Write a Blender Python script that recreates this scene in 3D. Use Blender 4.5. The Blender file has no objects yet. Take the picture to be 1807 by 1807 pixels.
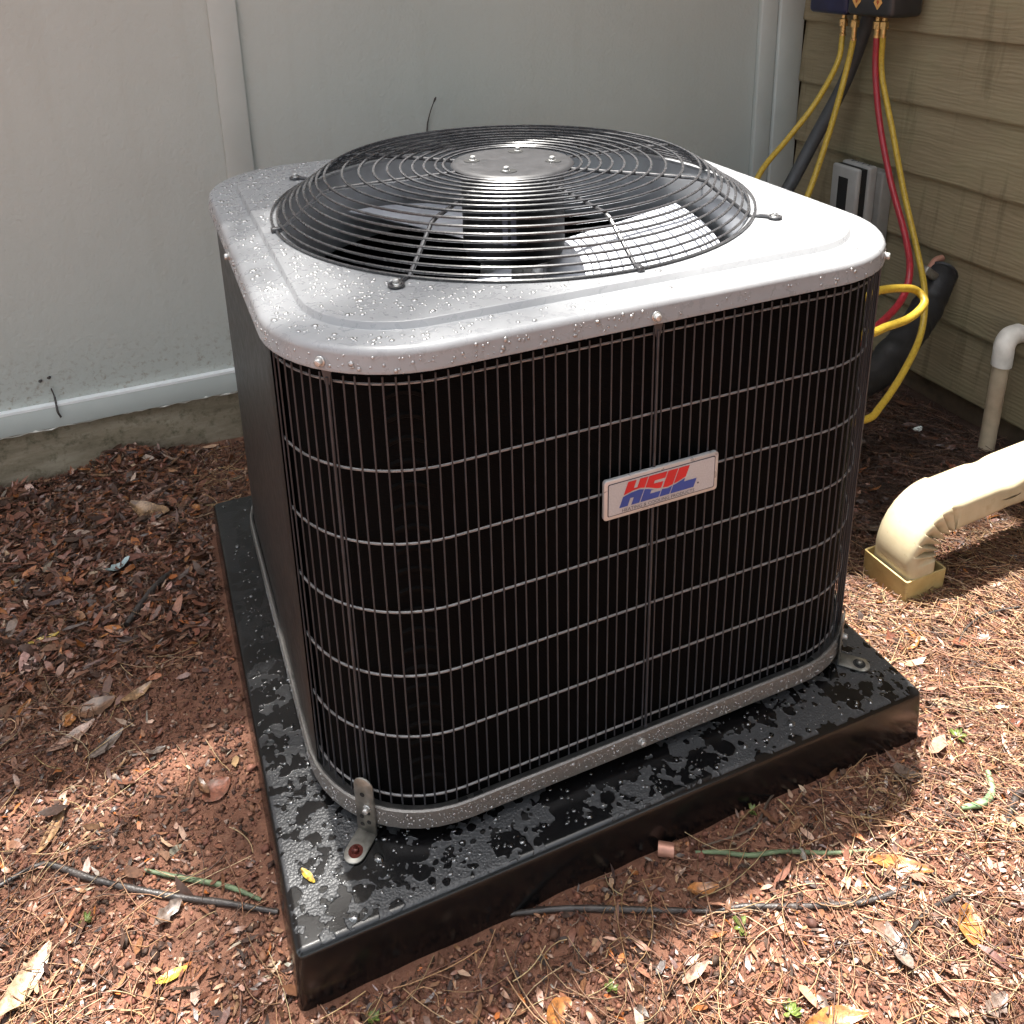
import bpy, bmesh, math, random
import numpy as np
from mathutils import Vector, Matrix, noise as mnoise

random.seed(7)
RNG = np.random.default_rng(11)
sc = bpy.context.scene
col = sc.collection
PI = math.pi

# ------------------------------------------------------------------ camera
cam_d = bpy.data.cameras.new("camera")
cam = bpy.data.objects.new("camera", cam_d)
col.objects.link(cam)
cam.location = (-0.489, -1.1588, 0.9951)
cam.rotation_euler = (1.2475, 0.0196, -0.4089)
cam_d.sensor_fit = 'HORIZONTAL'
cam_d.sensor_width = 36.0
cam_d.lens = 1609.9 / 1807 * 36
cam_d.shift_x = (903.5 - 911.5) / 1807
cam_d.shift_y = (416.6 - 903.5) / 1807
cam_d.clip_start = 0.02
cam_d.clip_end = 500
sc.camera = cam

# ------------------------------------------------------------------ light
SUN = Vector((-0.01, 0.225, 1.0)).normalized()        # direction towards the sun
SUN_EL = math.asin(SUN.z)
SUN_AZ = math.atan2(SUN.x, SUN.y)
world = bpy.data.worlds.new("World")
sc.world = world
world.use_nodes = True
wn = world.node_tree.nodes
wl = world.node_tree.links
wn.clear()
sky = wn.new('ShaderNodeTexSky')
sky.sky_type = 'NISHITA'
sky.sun_disc = False
sky.sun_elevation = SUN_EL
sky.sun_rotation = SUN_AZ
sky.air_density = 1.2
sky.dust_density = 3.0
sky.ozone_density = 0.6
bg = wn.new('ShaderNodeBackground')
bg.inputs['Strength'].default_value = 0.15
wo = wn.new('ShaderNodeOutputWorld')
hs = wn.new('ShaderNodeHueSaturation')
hs.inputs['Saturation'].default_value = 0.38
tint = wn.new('ShaderNodeMix')
tint.data_type = 'RGBA'
tint.blend_type = 'MULTIPLY'
tint.inputs[0].default_value = 1.0
tint.inputs[7].default_value = (1.0, 1.0, 0.97, 1)
wl.new(sky.outputs[0], hs.inputs['Color'])
wl.new(hs.outputs[0], tint.inputs[6])
wl.new(tint.outputs[2], bg.inputs['Color'])
wl.new(bg.outputs[0], wo.inputs['Surface'])

sun_d = bpy.data.lights.new("sun", 'SUN')
sun_d.energy = 5.0
sun_d.angle = math.radians(0.8)
sun_d.color = (1.0, 0.96, 0.90)
sun = bpy.data.objects.new("sun", sun_d)
col.objects.link(sun)
sun.rotation_euler = SUN.to_track_quat('Z', 'Y').to_euler()
sun.location = (0, 2, 8)

vs = sc.view_settings
vs.view_transform = 'Standard'
vs.look = 'None'
vs.gamma = 1
vs.use_curve_mapping = False
vs.exposure = 1.98
sc.render.engine = 'CYCLES'
sc.cycles.max_bounces = 7
sc.cycles.use_adaptive_sampling = True
sc.cycles.adaptive_threshold = 0.02
sc.cycles.diffuse_bounces = 3
sc.cycles.glossy_bounces = 4
sc.cycles.transmission_bounces = 6
sc.cycles.caustics_reflective = False
sc.cycles.caustics_refractive = False
sc.cycles.sample_clamp_indirect = 6
try:
    sc.cycles.use_denoising = True
    sc.cycles.denoiser = 'OPENIMAGEDENOISE'
except Exception:
    pass


# ------------------------------------------------------------------ helpers
class MB:
    def __init__(s):
        s.v = []
        s.f = []

    def add(s, verts, faces):
        n = len(s.v)
        s.v.extend([tuple(p) for p in verts])
        s.f.extend([tuple(i + n for i in f) for f in faces])
        return s

    def box(s, c, size, rot=None):
        hx, hy, hz = size[0] / 2, size[1] / 2, size[2] / 2
        vv = [Vector((sx * hx, sy * hy, sz * hz)) for sx in (-1, 1) for sy in (-1, 1) for sz in (-1, 1)]
        if rot is not None:
            vv = [rot @ p for p in vv]
        vv = [p + Vector(c) for p in vv]
        return s.add(vv, [(0, 1, 3, 2), (4, 6, 7, 5), (0, 4, 5, 1), (2, 3, 7, 6), (0, 2, 6, 4), (1, 5, 7, 3)])

    def span(s, x0, x1, y0, y1, z0, z1):
        return s.box(((x0 + x1) / 2, (y0 + y1) / 2, (z0 + z1) / 2), (x1 - x0, y1 - y0, z1 - z0))

    def rings(s, rings, closed=True, cap0=False, cap1=False, loop=False):
        n = len(rings[0])
        vv = [p for r in rings for p in r]
        ff = []
        m = len(rings)
        for i in range(m if loop else m - 1):
            a, b = i * n, ((i + 1) % m) * n
            for k in range(n if closed else n - 1):
                k2 = (k + 1) % n
                ff.append((a + k, a + k2, b + k2, b + k))
        if cap0:
            ff.append(tuple(reversed(range(n))))
        if cap1:
            ff.append(tuple((m - 1) * n + k for k in range(n)))
        return s.add(vv, ff)

    def tube(s, pts, r, n=8, caps=True, loop=False):
        pts = [Vector(p) for p in pts]
        rr = r if isinstance(r, (list, tuple)) else [r] * len(pts)
        rings = []
        up = None
        m = len(pts)
        for i, p in enumerate(pts):
            if loop:
                t = (pts[(i + 1) % m] - pts[i - 1]).normalized()
            else:
                t = (pts[min(i + 1, m - 1)] - pts[max(i - 1, 0)]).normalized()
            if up is None:
                up = Vector((0, 0, 1)) if abs(t.z) < 0.9 else Vector((1, 0, 0))
            up = (up - t * up.dot(t))
            up = up.normalized() if up.length > 1e-6 else t.orthogonal().normalized()
            b = t.cross(up)
            rings.append([p + (up * math.cos(2 * PI * k / n) + b * math.sin(2 * PI * k / n)) * rr[i] for k in range(n)])
        return s.rings(rings, cap0=caps and not loop, cap1=caps and not loop, loop=loop)

    def lathe(s, prof, c=(0, 0, 0), n=32, rot=None, cap0=False, cap1=False):
        c = Vector(c)
        rings = []
        for r, z in prof:
            ring = []
            for k in range(n):
                a = 2 * PI * k / n
                p = Vector((r * math.cos(a), r * math.sin(a), z))
                if rot is not None:
                    p = rot @ p
                ring.append(p + c)
            rings.append(ring)
        return s.rings(rings, cap0=cap0, cap1=cap1)

    def prism(s, poly, fn, d0, d1):
        n = len(poly)
        vv = [fn(x, y, d0) for x, y in poly] + [fn(x, y, d1) for x, y in poly]
        ff = [tuple(range(n)), tuple(reversed(range(n, 2 * n)))]
        for k in range(n):
            k2 = (k + 1) % n
            ff.append((k, n + k, n + k2, k2))
        return s.add(vv, ff)


def spline(pts, per=8):
    P = [Vector(p) for p in pts]
    P = [P[0] * 2 - P[1]] + P + [P[-1] * 2 - P[-2]]
    out = []
    for i in range(1, len(P) - 2):
        for k in range(per):
            t = k / per
            a, b, c, d = P[i - 1], P[i], P[i + 1], P[i + 2]
            out.append(0.5 * ((2 * b) + (c - a) * t + (2 * a - 5 * b + 4 * c - d) * t * t + (3 * b - a - 3 * c + d) * t ** 3))
    out.append(P[-2])
    return out


def wpos(o):
    p = Vector((0, 0, 0))
    while o is not None:
        p += o.location
        o = o.parent
    return p


def obj(name, mb, mat, parent=None, smooth=False, bevel=0.0, segs=2, angle=40, origin=None):
    """one mesh object; verts of mb are in world space, the origin goes to the bounds' centre"""
    V = np.array([tuple(v) for v in mb.v], dtype=float)
    o0 = Vector(origin) if origin is not None else Vector((V.min(0) + V.max(0)) / 2)
    V = V - np.array(o0)
    me = bpy.data.meshes.new(name)
    me.from_pydata(V.tolist(), [], mb.f)
    bm = bmesh.new()
    bm.from_mesh(me)
    bmesh.ops.recalc_face_normals(bm, faces=bm.faces)
    if bevel > 0:
        ed = [e for e in bm.edges if len(e.link_faces) == 2 and e.calc_face_angle(0) > math.radians(angle)]
        bmesh.ops.bevel(bm, geom=ed, offset=bevel, segments=segs, profile=0.5, affect='EDGES', clamp_overlap=True)
        smooth = True
    bm.to_mesh(me)
    bm.free()
    if smooth:
        me.polygons.foreach_set('use_smooth', [True] * len(me.polygons))
        try:
            me.set_sharp_from_angle(angle=math.radians(angle if bevel == 0 else 60))
        except Exception:
            pass
    if mat is not None:
        me.materials.append(mat)
    o = bpy.data.objects.new(name, me)
    col.objects.link(o)
    if parent is not None:
        o.parent = parent
        o.location = o0 - wpos(parent)
    else:
        o.location = o0
    return o


def twin(src, name, world_loc, parent, rot=None):
    o = bpy.data.objects.new(name, src.data)
    col.objects.link(o)
    o.parent = parent
    o.location = Vector(world_loc) - (wpos(parent) if parent else Vector((0, 0, 0)))
    if rot is not None:
        o.rotation_euler = rot
    return o


def tag(o, label=None, cat=None, group=None, kind=None):
    if label:
        o['label'] = label
    if cat:
        o['category'] = cat
    if group:
        o['group'] = group
    if kind:
        o['kind'] = kind
    return o


def thing(name, loc, label, cat, group=None):
    o = bpy.data.objects.new(name, None)
    col.objects.link(o)
    o.location = loc
    o.empty_display_size = 0.05
    return tag(o, label, cat, group)


def bulk(name, V, F, mat, C=None, smooth=False):
    """fast mesh from arrays; C = colour for each vertex"""
    me = bpy.data.meshes.new(name)
    V = np.asarray(V, dtype=np.float32)
    F = np.asarray(F, dtype=np.int32)
    k = F.shape[1]
    me.vertices.add(len(V))
    me.vertices.foreach_set('co', V.ravel())
    me.loops.add(F.size)
    me.loops.foreach_set('vertex_index', F.ravel())
    me.polygons.add(len(F))
    me.polygons.foreach_set('loop_start', np.arange(0, F.size, k, dtype=np.int32))
    me.polygons.foreach_set('loop_total', np.full(len(F), k, dtype=np.int32))
    if smooth:
        me.polygons.foreach_set('use_smooth', np.ones(len(F), dtype=bool))
    me.update(calc_edges=True)
    me.validate()
    if C is not None:
        at = me.color_attributes.new('col', 'FLOAT_COLOR', 'POINT')
        CC = np.ones((len(V), 4), dtype=np.float32)
        CC[:, :3] = C
        at.data.foreach_set('color', CC.ravel())
    me.materials.append(mat)
    o = bpy.data.objects.new(name, me)
    col.objects.link(o)
    return o


# ------------------------------------------------------------------ materials
class NT:
    def __init__(s, name):
        s.m = bpy.data.materials.new(name)
        s.m.use_nodes = True
        s.n = s.m.node_tree.nodes
        s.l = s.m.node_tree.links
        s.p = s.n['Principled BSDF']
        g = s.n.new('ShaderNodeNewGeometry')
        s.pos = g.outputs['Position']
        s.geo = g

    def link(s, a, b):
        s.l.new(a, b)

    def mapping(s, scale, src=None):
        m = s.n.new('ShaderNodeMapping')
        m.inputs['Scale'].default_value = scale
        s.link(src or s.pos, m.inputs['Vector'])
        return m.outputs[0]

    def noise(s, scale, detail=4, rough=0.55, src=None, dist=0.0):
        t = s.n.new('ShaderNodeTexNoise')
        t.inputs['Scale'].default_value = scale
        t.inputs['Detail'].default_value = detail
        t.inputs['Roughness'].default_value = rough
        t.inputs['Distortion'].default_value = dist
        s.link(src or s.pos, t.inputs['Vector'])
        return t.outputs[0]

    def voronoi(s, scale, feature='F1', src=None, rand=1.0):
        t = s.n.new('ShaderNodeTexVoronoi')
        t.feature = feature
        t.inputs['Scale'].default_value = scale
        t.inputs['Randomness'].default_value = rand
        s.link(src or s.pos, t.inputs['Vector'])
        return t.outputs[0]

    def ramp(s, fac, stops, interp='LINEAR'):
        r = s.n.new('ShaderNodeValToRGB')
        r.color_ramp.interpolation = interp
        e = r.color_ramp.elements
        while len(e) < len(stops):
            e.new(0.5)
        for i, (p, c) in enumerate(stops):
            e[i].position = p
            e[i].color = (c, c, c, 1) if isinstance(c, (int, float)) else (*c, 1)
        s.link(fac, r.inputs[0])
        return r.outputs[0]

    def mix(s, fac, a, b, mode='MIX'):
        m = s.n.new('ShaderNodeMix')
        m.data_type = 'RGBA'
        m.blend_type = mode
        for v, i in ((fac, 0), (a, 6), (b, 7)):
            if hasattr(v, 'links'):
                s.link(v, m.inputs[i])
            elif i == 0:
                m.inputs[0].default_value = v
            else:
                m.inputs[i].default_value = (v, v, v, 1) if isinstance(v, (int, float)) else (*v, 1)
        return m.outputs[2]

    def math(s, op, a, b=0.0):
        m = s.n.new('ShaderNodeMath')
        m.operation = op
        for v, i in ((a, 0), (b, 1)):
            if hasattr(v, 'links'):
                s.link(v, m.inputs[i])
            else:
                m.inputs[i].default_value = v
        return m.outputs[0]

    def bump(s, h, strength=0.3, dist=0.002, normal=None):
        b = s.n.new('ShaderNodeBump')
        b.inputs['Strength'].default_value = strength
        b.inputs['Distance'].default_value = dist
        s.link(h, b.inputs['Height'])
        if normal is not None:
            s.link(normal, b.inputs['Normal'])
        s.link(b.outputs[0], s.p.inputs['Normal'])
        return b.outputs[0]

    def set(s, **k):
        for a, v in k.items():
            i = s.p.inputs[{'base': 'Base Color', 'rough': 'Roughness', 'metal': 'Metallic', 'spec': 'Specular IOR Level', 'ior': 'IOR',
                            'trans': 'Transmission Weight', 'coat': 'Coat Weight', 'coatr': 'Coat Roughness'}[a]]
            if hasattr(v, 'links'):
                s.link(v, i)
            elif isinstance(v, tuple):
                i.default_value = (*v, 1)
            else:
                i.default_value = v
        return s


def simple(name, c, rough=0.5, metal=0.0, spec=0.5, var=0.15, scale=40.0, bump=0.0, bscale=None, bdist=0.001):
    t = NT(name)
    n = t.noise(scale, 5)
    c2 = tuple(x * (1 - var) for x in c)
    c3 = tuple(min(1, x * (1 + var)) for x in c)
    t.set(base=t.ramp(n, [(0.3, c2), (0.7, c3)]), rough=t.ramp(n, [(0.3, max(0, rough - .06)), (0.7, min(1, rough + .06))]), metal=metal, spec=spec)
    if bump:
        t.bump(t.noise(bscale or scale * 4, 3), bump, bdist)
    return t.m


def attr_mat(name, rough=0.6, spec=0.4, mottle=False):
    t = NT(name)
    a = t.n.new('ShaderNodeAttribute')
    a.attribute_name = 'col'
    n = t.noise(260, 3)
    t.set(base=t.mix(1.0, a.outputs['Color'], t.ramp(n, [(0.3, 0.6), (0.7, 1.15)]), 'MULTIPLY'), rough=rough, spec=spec)
    if mottle:
        m2 = t.noise(110, 5, 0.7)
        base = t.mix(t.ramp(m2, [(0.48, 0.0), (0.62, 0.75)]), t.mix(1.0, a.outputs['Color'], t.ramp(n, [(0.3, 0.6), (0.7, 1.15)]), 'MULTIPLY'), (0.07, 0.036, 0.022))
        t.set(base=base)
    t.bump(n, 0.4, 0.0008)
    return t.m


M = {}


def make_materials():
    # textured painted wall panel
    t = NT('wall_panel_paint')
    big = t.noise(1.6, 4)
    fine = t.noise(160, 3, 0.6, src=t.mapping((1, 1, 0.8)))
    pock = t.voronoi(120, 'SMOOTH_F1')
    speck = t.noise(26, 6, 0.7)
    c = t.ramp(big, [(0.3, (0.405, 0.43, 0.402)), (0.7, (0.455, 0.48, 0.45))])
    c = t.mix(t.ramp(speck, [(0.70, 0.0), (0.80, 0.35)]), c, (0.31, 0.31, 0.27))
    sz = t.n.new('ShaderNodeSeparateXYZ')
    t.link(t.pos, sz.inputs[0])
    low = t.ramp(sz.outputs[2], [(0.05, 1.0), (0.22, 0.0)])
    sp = t.ramp(t.noise(75, 6, 0.75), [(0.52, 0.0), (0.66, 0.8)])
    c = t.mix(t.math('MULTIPLY', low, sp), c, (0.20, 0.15, 0.10))
    str_ = t.noise(6, 4, 0.6, src=t.mapping((3.0, 1, 0.25)))
    c = t.mix(t.ramp(str_, [(0.52, 0.0), (0.75, 0.16)]), c, (0.33, 0.32, 0.27))
    t.set(base=c, rough=0.5, spec=0.4)
    h = t.math('ADD', fine, t.math('MULTIPLY', pock, 0.6))
    t.bump(h, 0.3, 0.0026)
    M['panel'] = t.m
    # smooth trim paint
    t = NT('trim_paint')
    n = t.noise(9, 5)
    c = t.ramp(n, [(0.3, (0.45, 0.48, 0.455)), (0.7, (0.50, 0.53, 0.505))])
    c = t.mix(t.ramp(t.noise(38, 6, 0.7), [(0.68, 0.0), (0.78, 0.5)]), c, (0.30, 0.29, 0.25))
    t.set(base=c, rough=0.5, spec=0.3)
    t.bump(t.noise(300, 2), 0.12, 0.0006)
    M['trim'] = t.m
    M['white_edge'] = simple('white_edge_paint', (0.82, 0.83, 0.82), 0.4, var=0.06, scale=30)
    # caulk
    M['caulk'] = simple('old_caulk', (0.62, 0.60, 0.55), 0.7, var=0.25, scale=60, bump=0.4)
    # concrete
    t = NT('stained_concrete')
    st = t.noise(14, 6, 0.65, src=t.mapping((0.5, 1, 2.2)))
    c = t.ramp(st, [(0.25, (0.14, 0.112, 0.075)), (0.5, (0.25, 0.205, 0.145)), (0.75, (0.36, 0.31, 0.235))])
    c = t.mix(t.ramp(t.noise(55, 5, 0.7), [(0.50, 0), (0.68, 0.65)]), c, (0.075, 0.066, 0.036))
    t.set(base=c, rough=0.9, spec=0.2)
    t.bump(t.noise(90, 6, 0.7), 0.7, 0.004)
    M['concrete'] = t.m
    # siding
    t = NT('siding_paint')
    gr = t.noise(30, 6, 0.62, src=t.mapping((1.0, 0.22, 3.4)), dist=1.2)
    wv = t.n.new('ShaderNodeTexWave')
    wv.wave_type = 'BANDS'
    wv.bands_direction = 'Z'
    wv.inputs['Scale'].default_value = 34
    wv.inputs['Distortion'].default_value = 9
    wv.inputs['Detail'].default_value = 4
    wv.inputs['Detail Scale'].default_value = 0.8
    t.link(t.mapping((1, 0.35, 1)), wv.inputs['Vector'])
    c = t.ramp(gr, [(0.3, (0.20, 0.16, 0.096)), (0.7, (0.275, 0.225, 0.142))])
    drip = t.noise(8, 5, 0.62, src=t.mapping((1, 3.4, 0.40)), dist=0.25)
    c = t.mix(t.ramp(drip, [(0.56, 0.0), (0.68, 0.55)]), c, (0.115, 0.088, 0.048))
    c = t.mix(t.ramp(t.noise(5, 4), [(0.45, 0.0), (0.7, 0.35)]), c, (0.24, 0.235, 0.13))
    t.set(base=c, rough=0.62, spec=0.3)
    h = t.math('ADD', t.math('MULTIPLY', wv.outputs['Fac'], 0.35), gr)
    t.bump(h, 0.5, 0.0022)
    M['siding'] = t.m
    M['dark_block'] = simple('dark_foundation_block', (0.10, 0.068, 0.042), 0.9, var=0.4, scale=22, bump=0.6, bscale=60, bdist=.004)  # mottled dark brown, also used inside the siding wall
    # lid paint: light grey, wet
    t = NT('light_grey_paint')
    n = t.noise(5, 4)
    w = t.noise(70, 4, 0.6, dist=0.6)
    c = t.ramp(n, [(0.3, (0.225, 0.23, 0.24)), (0.7, (0.25, 0.255, 0.265))])
    wet = t.ramp(w, [(0.5, 0.0), (0.58, 1.0)])
    c = t.mix(t.math('MULTIPLY', wet, 0.04), c, (0.15, 0.15, 0.155))
    c = t.mix(t.ramp(t.noise(30, 6, 0.75), [(0.68, 0), (0.76, 0.3)]), c, (0.17, 0.145, 0.11))
    t.set(base=c, rough=t.ramp(w, [(0.45, 0.42), (0.6, 0.24)]), spec=0.5)
    t.bump(t.math('ADD', t.math('MULTIPLY', t.ramp(w, [(0.48, 0.0), (0.6, 1.0)]), 0.15), t.math('MULTIPLY', t.noise(600, 2), 0.3)), 0.12, 0.0012)
    M['lid'] = t.m
    # darker galvanised inside
    M['shroud'] = simple('shroud_sheet_metal', (0.36, 0.37, 0.39), 0.38, metal=0.35, var=0.2, scale=14)
    # wire coating
    M['wire'] = simple('dark_grey_wire_coating', (0.025, 0.028, 0.034), 0.36, spec=0.5, var=0.3, scale=60)
    M['wire_bright'] = simple('sky_lit_wire_coating', (0.17, 0.165, 0.165), 0.24, spec=0.65, var=0.2, scale=90)  # paler so the sky highlights on horizontal wires sit in the colour
    M['grille'] = simple('black_grille_coating', (0.045, 0.045, 0.048), 0.26, spec=0.6, var=0.2, scale=90)
    M['service'] = simple('dark_brown_grey_sheet', (0.019, 0.017, 0.016), 0.42, spec=0.5, var=0.3, scale=70, bump=0.15, bscale=500, bdist=.0004)
    t = NT('coil_black')
    cx = t.n.new('ShaderNodeTexWave')
    cx.wave_type = 'BANDS'
    cx.bands_direction = 'Z'
    cx.inputs['Scale'].default_value = 160
    t.link(t.pos, cx.inputs['Vector'])
    t.set(base=(0.0012, 0.0012, 0.0014), rough=0.7, spec=0.06)
    t.bump(cx.outputs['Fac'], 0.3, 0.001)
    M['coil'] = t.m
    M['black'] = simple('black_plastic', (0.010, 0.010, 0.011), 0.4, var=0.2)
    M['rubber'] = simple('black_foam_insulation', (0.012, 0.012, 0.013), 0.55, spec=0.4, var=0.5, scale=18, bump=0.5, bscale=60, bdist=.004)
    M['steel'] = simple('zinc_steel', (0.50, 0.50, 0.49), 0.3, metal=0.6, var=0.15, scale=90)
    M['bracket'] = simple('galvanised_bracket', (0.25, 0.24, 0.215), 0.42, metal=0.7, var=0.45, scale=60)
    M['rust'] = simple('rusty_screw', (0.10, 0.022, 0.016), 0.35, metal=0.5, var=0.3, scale=120)
    M['rail'] = simple('base_rail_sheet', (0.175, 0.165, 0.155), 0.34, metal=0.4, var=0.2, scale=420, bump=0.35, bscale=900, bdist=.0008)
    M['bend'] = simple('tarnished_copper_bend', (0.0022, 0.0017, 0.0015), 0.7, spec=0.08, metal=0.0, var=0.3, scale=60)
    M['ledge'] = simple('pan_ledge_sheet', (0.075, 0.072, 0.07), 0.35, metal=0.3, var=0.3, scale=60)  # darker than the rail: the shadow on the ledge is in this grey
    M['blade'] = simple('aluminium_blade', (0.46, 0.48, 0.53), 0.42, metal=0.3, var=0.12, scale=16)
    M['motor'] = simple('motor_black_paint', (0.003, 0.003, 0.0035), 0.6, spec=0.15, var=0.2)
    M['sticker'] = simple('motor_sticker', (0.035, 0.033, 0.05), 0.6, var=0.1)
    M['hub'] = simple('grey_hub_paint', (0.024, 0.024, 0.026), 0.5, spec=0.35, var=0.12, scale=50)
    M['void'] = simple('dark_recess', (0.006, 0.006, 0.006), 0.8, var=0.1)
    # pad: wet black plastic
    t = NT('wet_black_plastic')
    w = t.noise(19, 3.0, 0.5, dist=0.35)
    w2 = t.noise(75, 2.0, 0.5, dist=0.3)
    big = t.noise(3.2, 3)
    mm = t.math('ADD', t.math('ADD', t.math('MULTIPLY', w, 0.7), t.math('MULTIPLY', w2, 0.3)), t.math('MULTIPLY', t.math('SUBTRACT', big, 0.5), 0.35))
    film = t.ramp(mm, [(0.475, 0.0), (0.487, 1.0)])
    for sc_, lo, hi in ((64, 0.10, 0.27), (30, 0.08, 0.185)):
        vv = t.n.new('ShaderNodeTexVoronoi')
        vv.inputs['Scale'].default_value = sc_
        dn = t.n.new('ShaderNodeVectorMath')
        dn.operation = 'ADD'
        nz = t.n.new('ShaderNodeTexNoise')
        nz.inputs['Scale'].default_value = 90
        sc2 = t.n.new('ShaderNodeVectorMath')
        sc2.operation = 'SCALE'
        sc2.inputs['Scale'].default_value = 0.007
        t.link(t.pos, nz.inputs['Vector'])
        t.link(nz.outputs['Color'], sc2.inputs[0])
        t.link(t.pos, dn.inputs[0])
        t.link(sc2.outputs[0], dn.inputs[1])
        t.link(dn.outputs[0], vv.inputs['Vector'])
        sr = t.n.new('ShaderNodeSeparateColor')
        t.link(vv.outputs['Color'], sr.inputs[0])
        rad_ = t.math('ADD', t.math('MULTIPLY', sr.outputs[0], 0.42), lo - 0.12)
        hole_ = t.math('SMOOTH_MIN', 1.0, t.math('MULTIPLY', t.math('MAXIMUM', t.math('SUBTRACT', vv.outputs['Distance'], rad_), 0.0), 22.0))
        film = t.math('MULTIPLY', film, hole_)
    sep = t.n.new('ShaderNodeSeparateXYZ')
    t.link(t.geo.outputs['Normal'], sep.inputs[0])
    topm = t.ramp(sep.outputs[2], [(0.75, 0.0), (0.9, 1.0)])
    film = t.math('MULTIPLY', film, topm)
    sy_ = t.n.new('ShaderNodeSeparateXYZ')
    t.link(t.pos, sy_.inputs[0])
    wob = t.math('ADD', t.math('MULTIPLY', sy_.outputs[1], 1.0), t.math('MULTIPLY', big, 0.25))
    film = t.math('MULTIPLY', film, t.ramp(t.math('ADD', wob, 0.5), [(0.33, 1.0), (0.58, 0.22)]))
    grain = t.noise(420, 3, 0.6)
    bead = t.voronoi(330, 'F1')
    fc = t.ramp(grain, [(0.3, (0.026, 0.0265, 0.028)), (0.7, (0.050, 0.051, 0.054))])
    dc = t.ramp(t.noise(6, 4), [(0.3, (0.0025, 0.0025, 0.003)), (0.7, (0.005, 0.0048, 0.005))])
    t.set(base=t.mix(film, dc, fc), rough=t.mix(film, 0.2, 0.42), spec=0.45)
    h = t.math('ADD', t.math('MULTIPLY', film, -0.55), t.math('MULTIPLY', t.math('MULTIPLY', bead, film), -0.9))
    h = t.math('ADD', h, t.math('MULTIPLY', grain, 0.12))
    t.bump(h, 0.4, 0.0018)
    M['pad'] = t.m
    # water
    for key, rough_, mul, add in (('water', 0.13, 2.2, 0.12), ('water_lid', 0.38, 0.6, 0.30)):
        t = NT('water_drop')
        tr = t.n.new('ShaderNodeBsdfTransparent')
        gl = t.n.new('ShaderNodeBsdfGlossy')
        gl.inputs['Roughness'].default_value = rough_
        fr = t.n.new('ShaderNodeFresnel')
        fr.inputs['IOR'].default_value = 1.45
        mx = t.n.new('ShaderNodeMixShader')
        t.link(t.math('MINIMUM', t.math('ADD', t.math('MULTIPLY', fr.outputs[0], mul), add), 1.0), mx.inputs[0])
        t.link(tr.outputs[0], mx.inputs[1])
        t.link(gl.outputs[0], mx.inputs[2])
        t.link(mx.outputs[0], t.n['Material Output'].inputs['Surface'])
        M[key] = t.m
    # plates
    t = NT('badge_foil')
    n = t.noise(700, 3)
    t.set(base=t.ramp(n, [(0.3, (0.36, 0.365, 0.38)), (0.7, (0.48, 0.485, 0.50))]), rough=0.45, metal=0.1)
    M['badge'] = t.m
    M['badge_rim'] = simple('badge_rim', (0.50, 0.49, 0.49), 0.3, metal=0.4, var=0.1)
    M['red'] = simple('badge_red', (0.50, 0.012, 0.018), 0.35, var=0.08)
    M['blue'] = simple('badge_blue', (0.018, 0.055, 0.27), 0.35, var=0.08)
    M['ink'] = simple('badge_ink', (0.025, 0.03, 0.045), 0.5, var=0.05)
    # hoses
    t = NT('yellow_hose')
    n = t.noise(120, 4)
    pr = t.noise(260, 3, 0.6)
    c = t.ramp(n, [(0.3, (0.36, 0.235, 0.022)), (0.7, (0.47, 0.325, 0.04))])
    c = t.mix(t.ramp(pr, [(0.60, 0), (0.66, 0.55)]), c, (0.09, 0.06, 0.01))
    t.set(base=c, rough=0.4, spec=0.45)
    M['yhose'] = t.m
    M['rhose'] = simple('red_hose', (0.27, 0.012, 0.022), 0.4, var=0.2, scale=90)
    M['ghose'] = simple('dark_grey_hose', (0.045, 0.048, 0.052), 0.5, var=0.2, scale=60)
    M['brass'] = simple('brass_fitting', (0.52, 0.36, 0.15), 0.3, metal=0.9, var=0.2, scale=120)
    M['mblue'] = simple('blue_manifold_cover', (0.014, 0.016, 0.05), 0.35, var=0.3, scale=25)
    M['mblack'] = simple('black_manifold_cover', (0.02, 0.02, 0.022), 0.4, var=0.3, scale=25)
    M['diamond'] = simple('yellow_orange_sticker', (0.62, 0.33, 0.10), 0.5, var=0.15, scale=90)
    M['mark'] = simple('sticker_mark', (0.35, 0.07, 0.02), 0.5, var=0.1)
    M['dbox'] = simple('grey_disconnect_plastic', (0.30, 0.295, 0.28), 0.5, var=0.1, scale=25)
    M['dboxd'] = simple('dark_grey_disconnect_plastic', (0.20, 0.195, 0.18), 0.55, var=0.12, scale=25)
    M['pvc'] = simple('white_pvc_fitting', (0.62, 0.59, 0.54), 0.4, var=0.15, scale=40)
    M['pvc2'] = simple('beige_pvc_pipe', (0.46, 0.37, 0.26), 0.45, var=0.18, scale=30)
    t = NT('tan_downspout_paint')
    n = t.noise(18, 6, 0.65)
    c = t.ramp(n, [(0.3, (0.45, 0.375, 0.24)), (0.6, (0.52, 0.445, 0.30)), (0.8, (0.32, 0.24, 0.12))])
    c = t.mix(t.ramp(t.noise(55, 6, 0.75), [(0.62, 0), (0.72, 0.7)]), c, (0.20, 0.16, 0.06))
    t.set(base=c, rough=0.26, spec=0.6)
    M['downspout'] = t.m
    t = NT('plastic_collar')
    n = t.noise(30, 6, 0.65)
    c = t.ramp(n, [(0.3, (0.40, 0.29, 0.11)), (0.7, (0.52, 0.40, 0.18))])
    c = t.mix(t.ramp(t.noise(22, 6, 0.75), [(0.58, 0), (0.72, 0.7)]), c, (0.16, 0.10, 0.04))
    t.set(base=c, rough=0.45)
    M['collar'] = t.m
    M['copper'] = simple('copper_tube', (0.42, 0.21, 0.15), 0.45, metal=0.4, var=0.15, scale=90)
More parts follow.
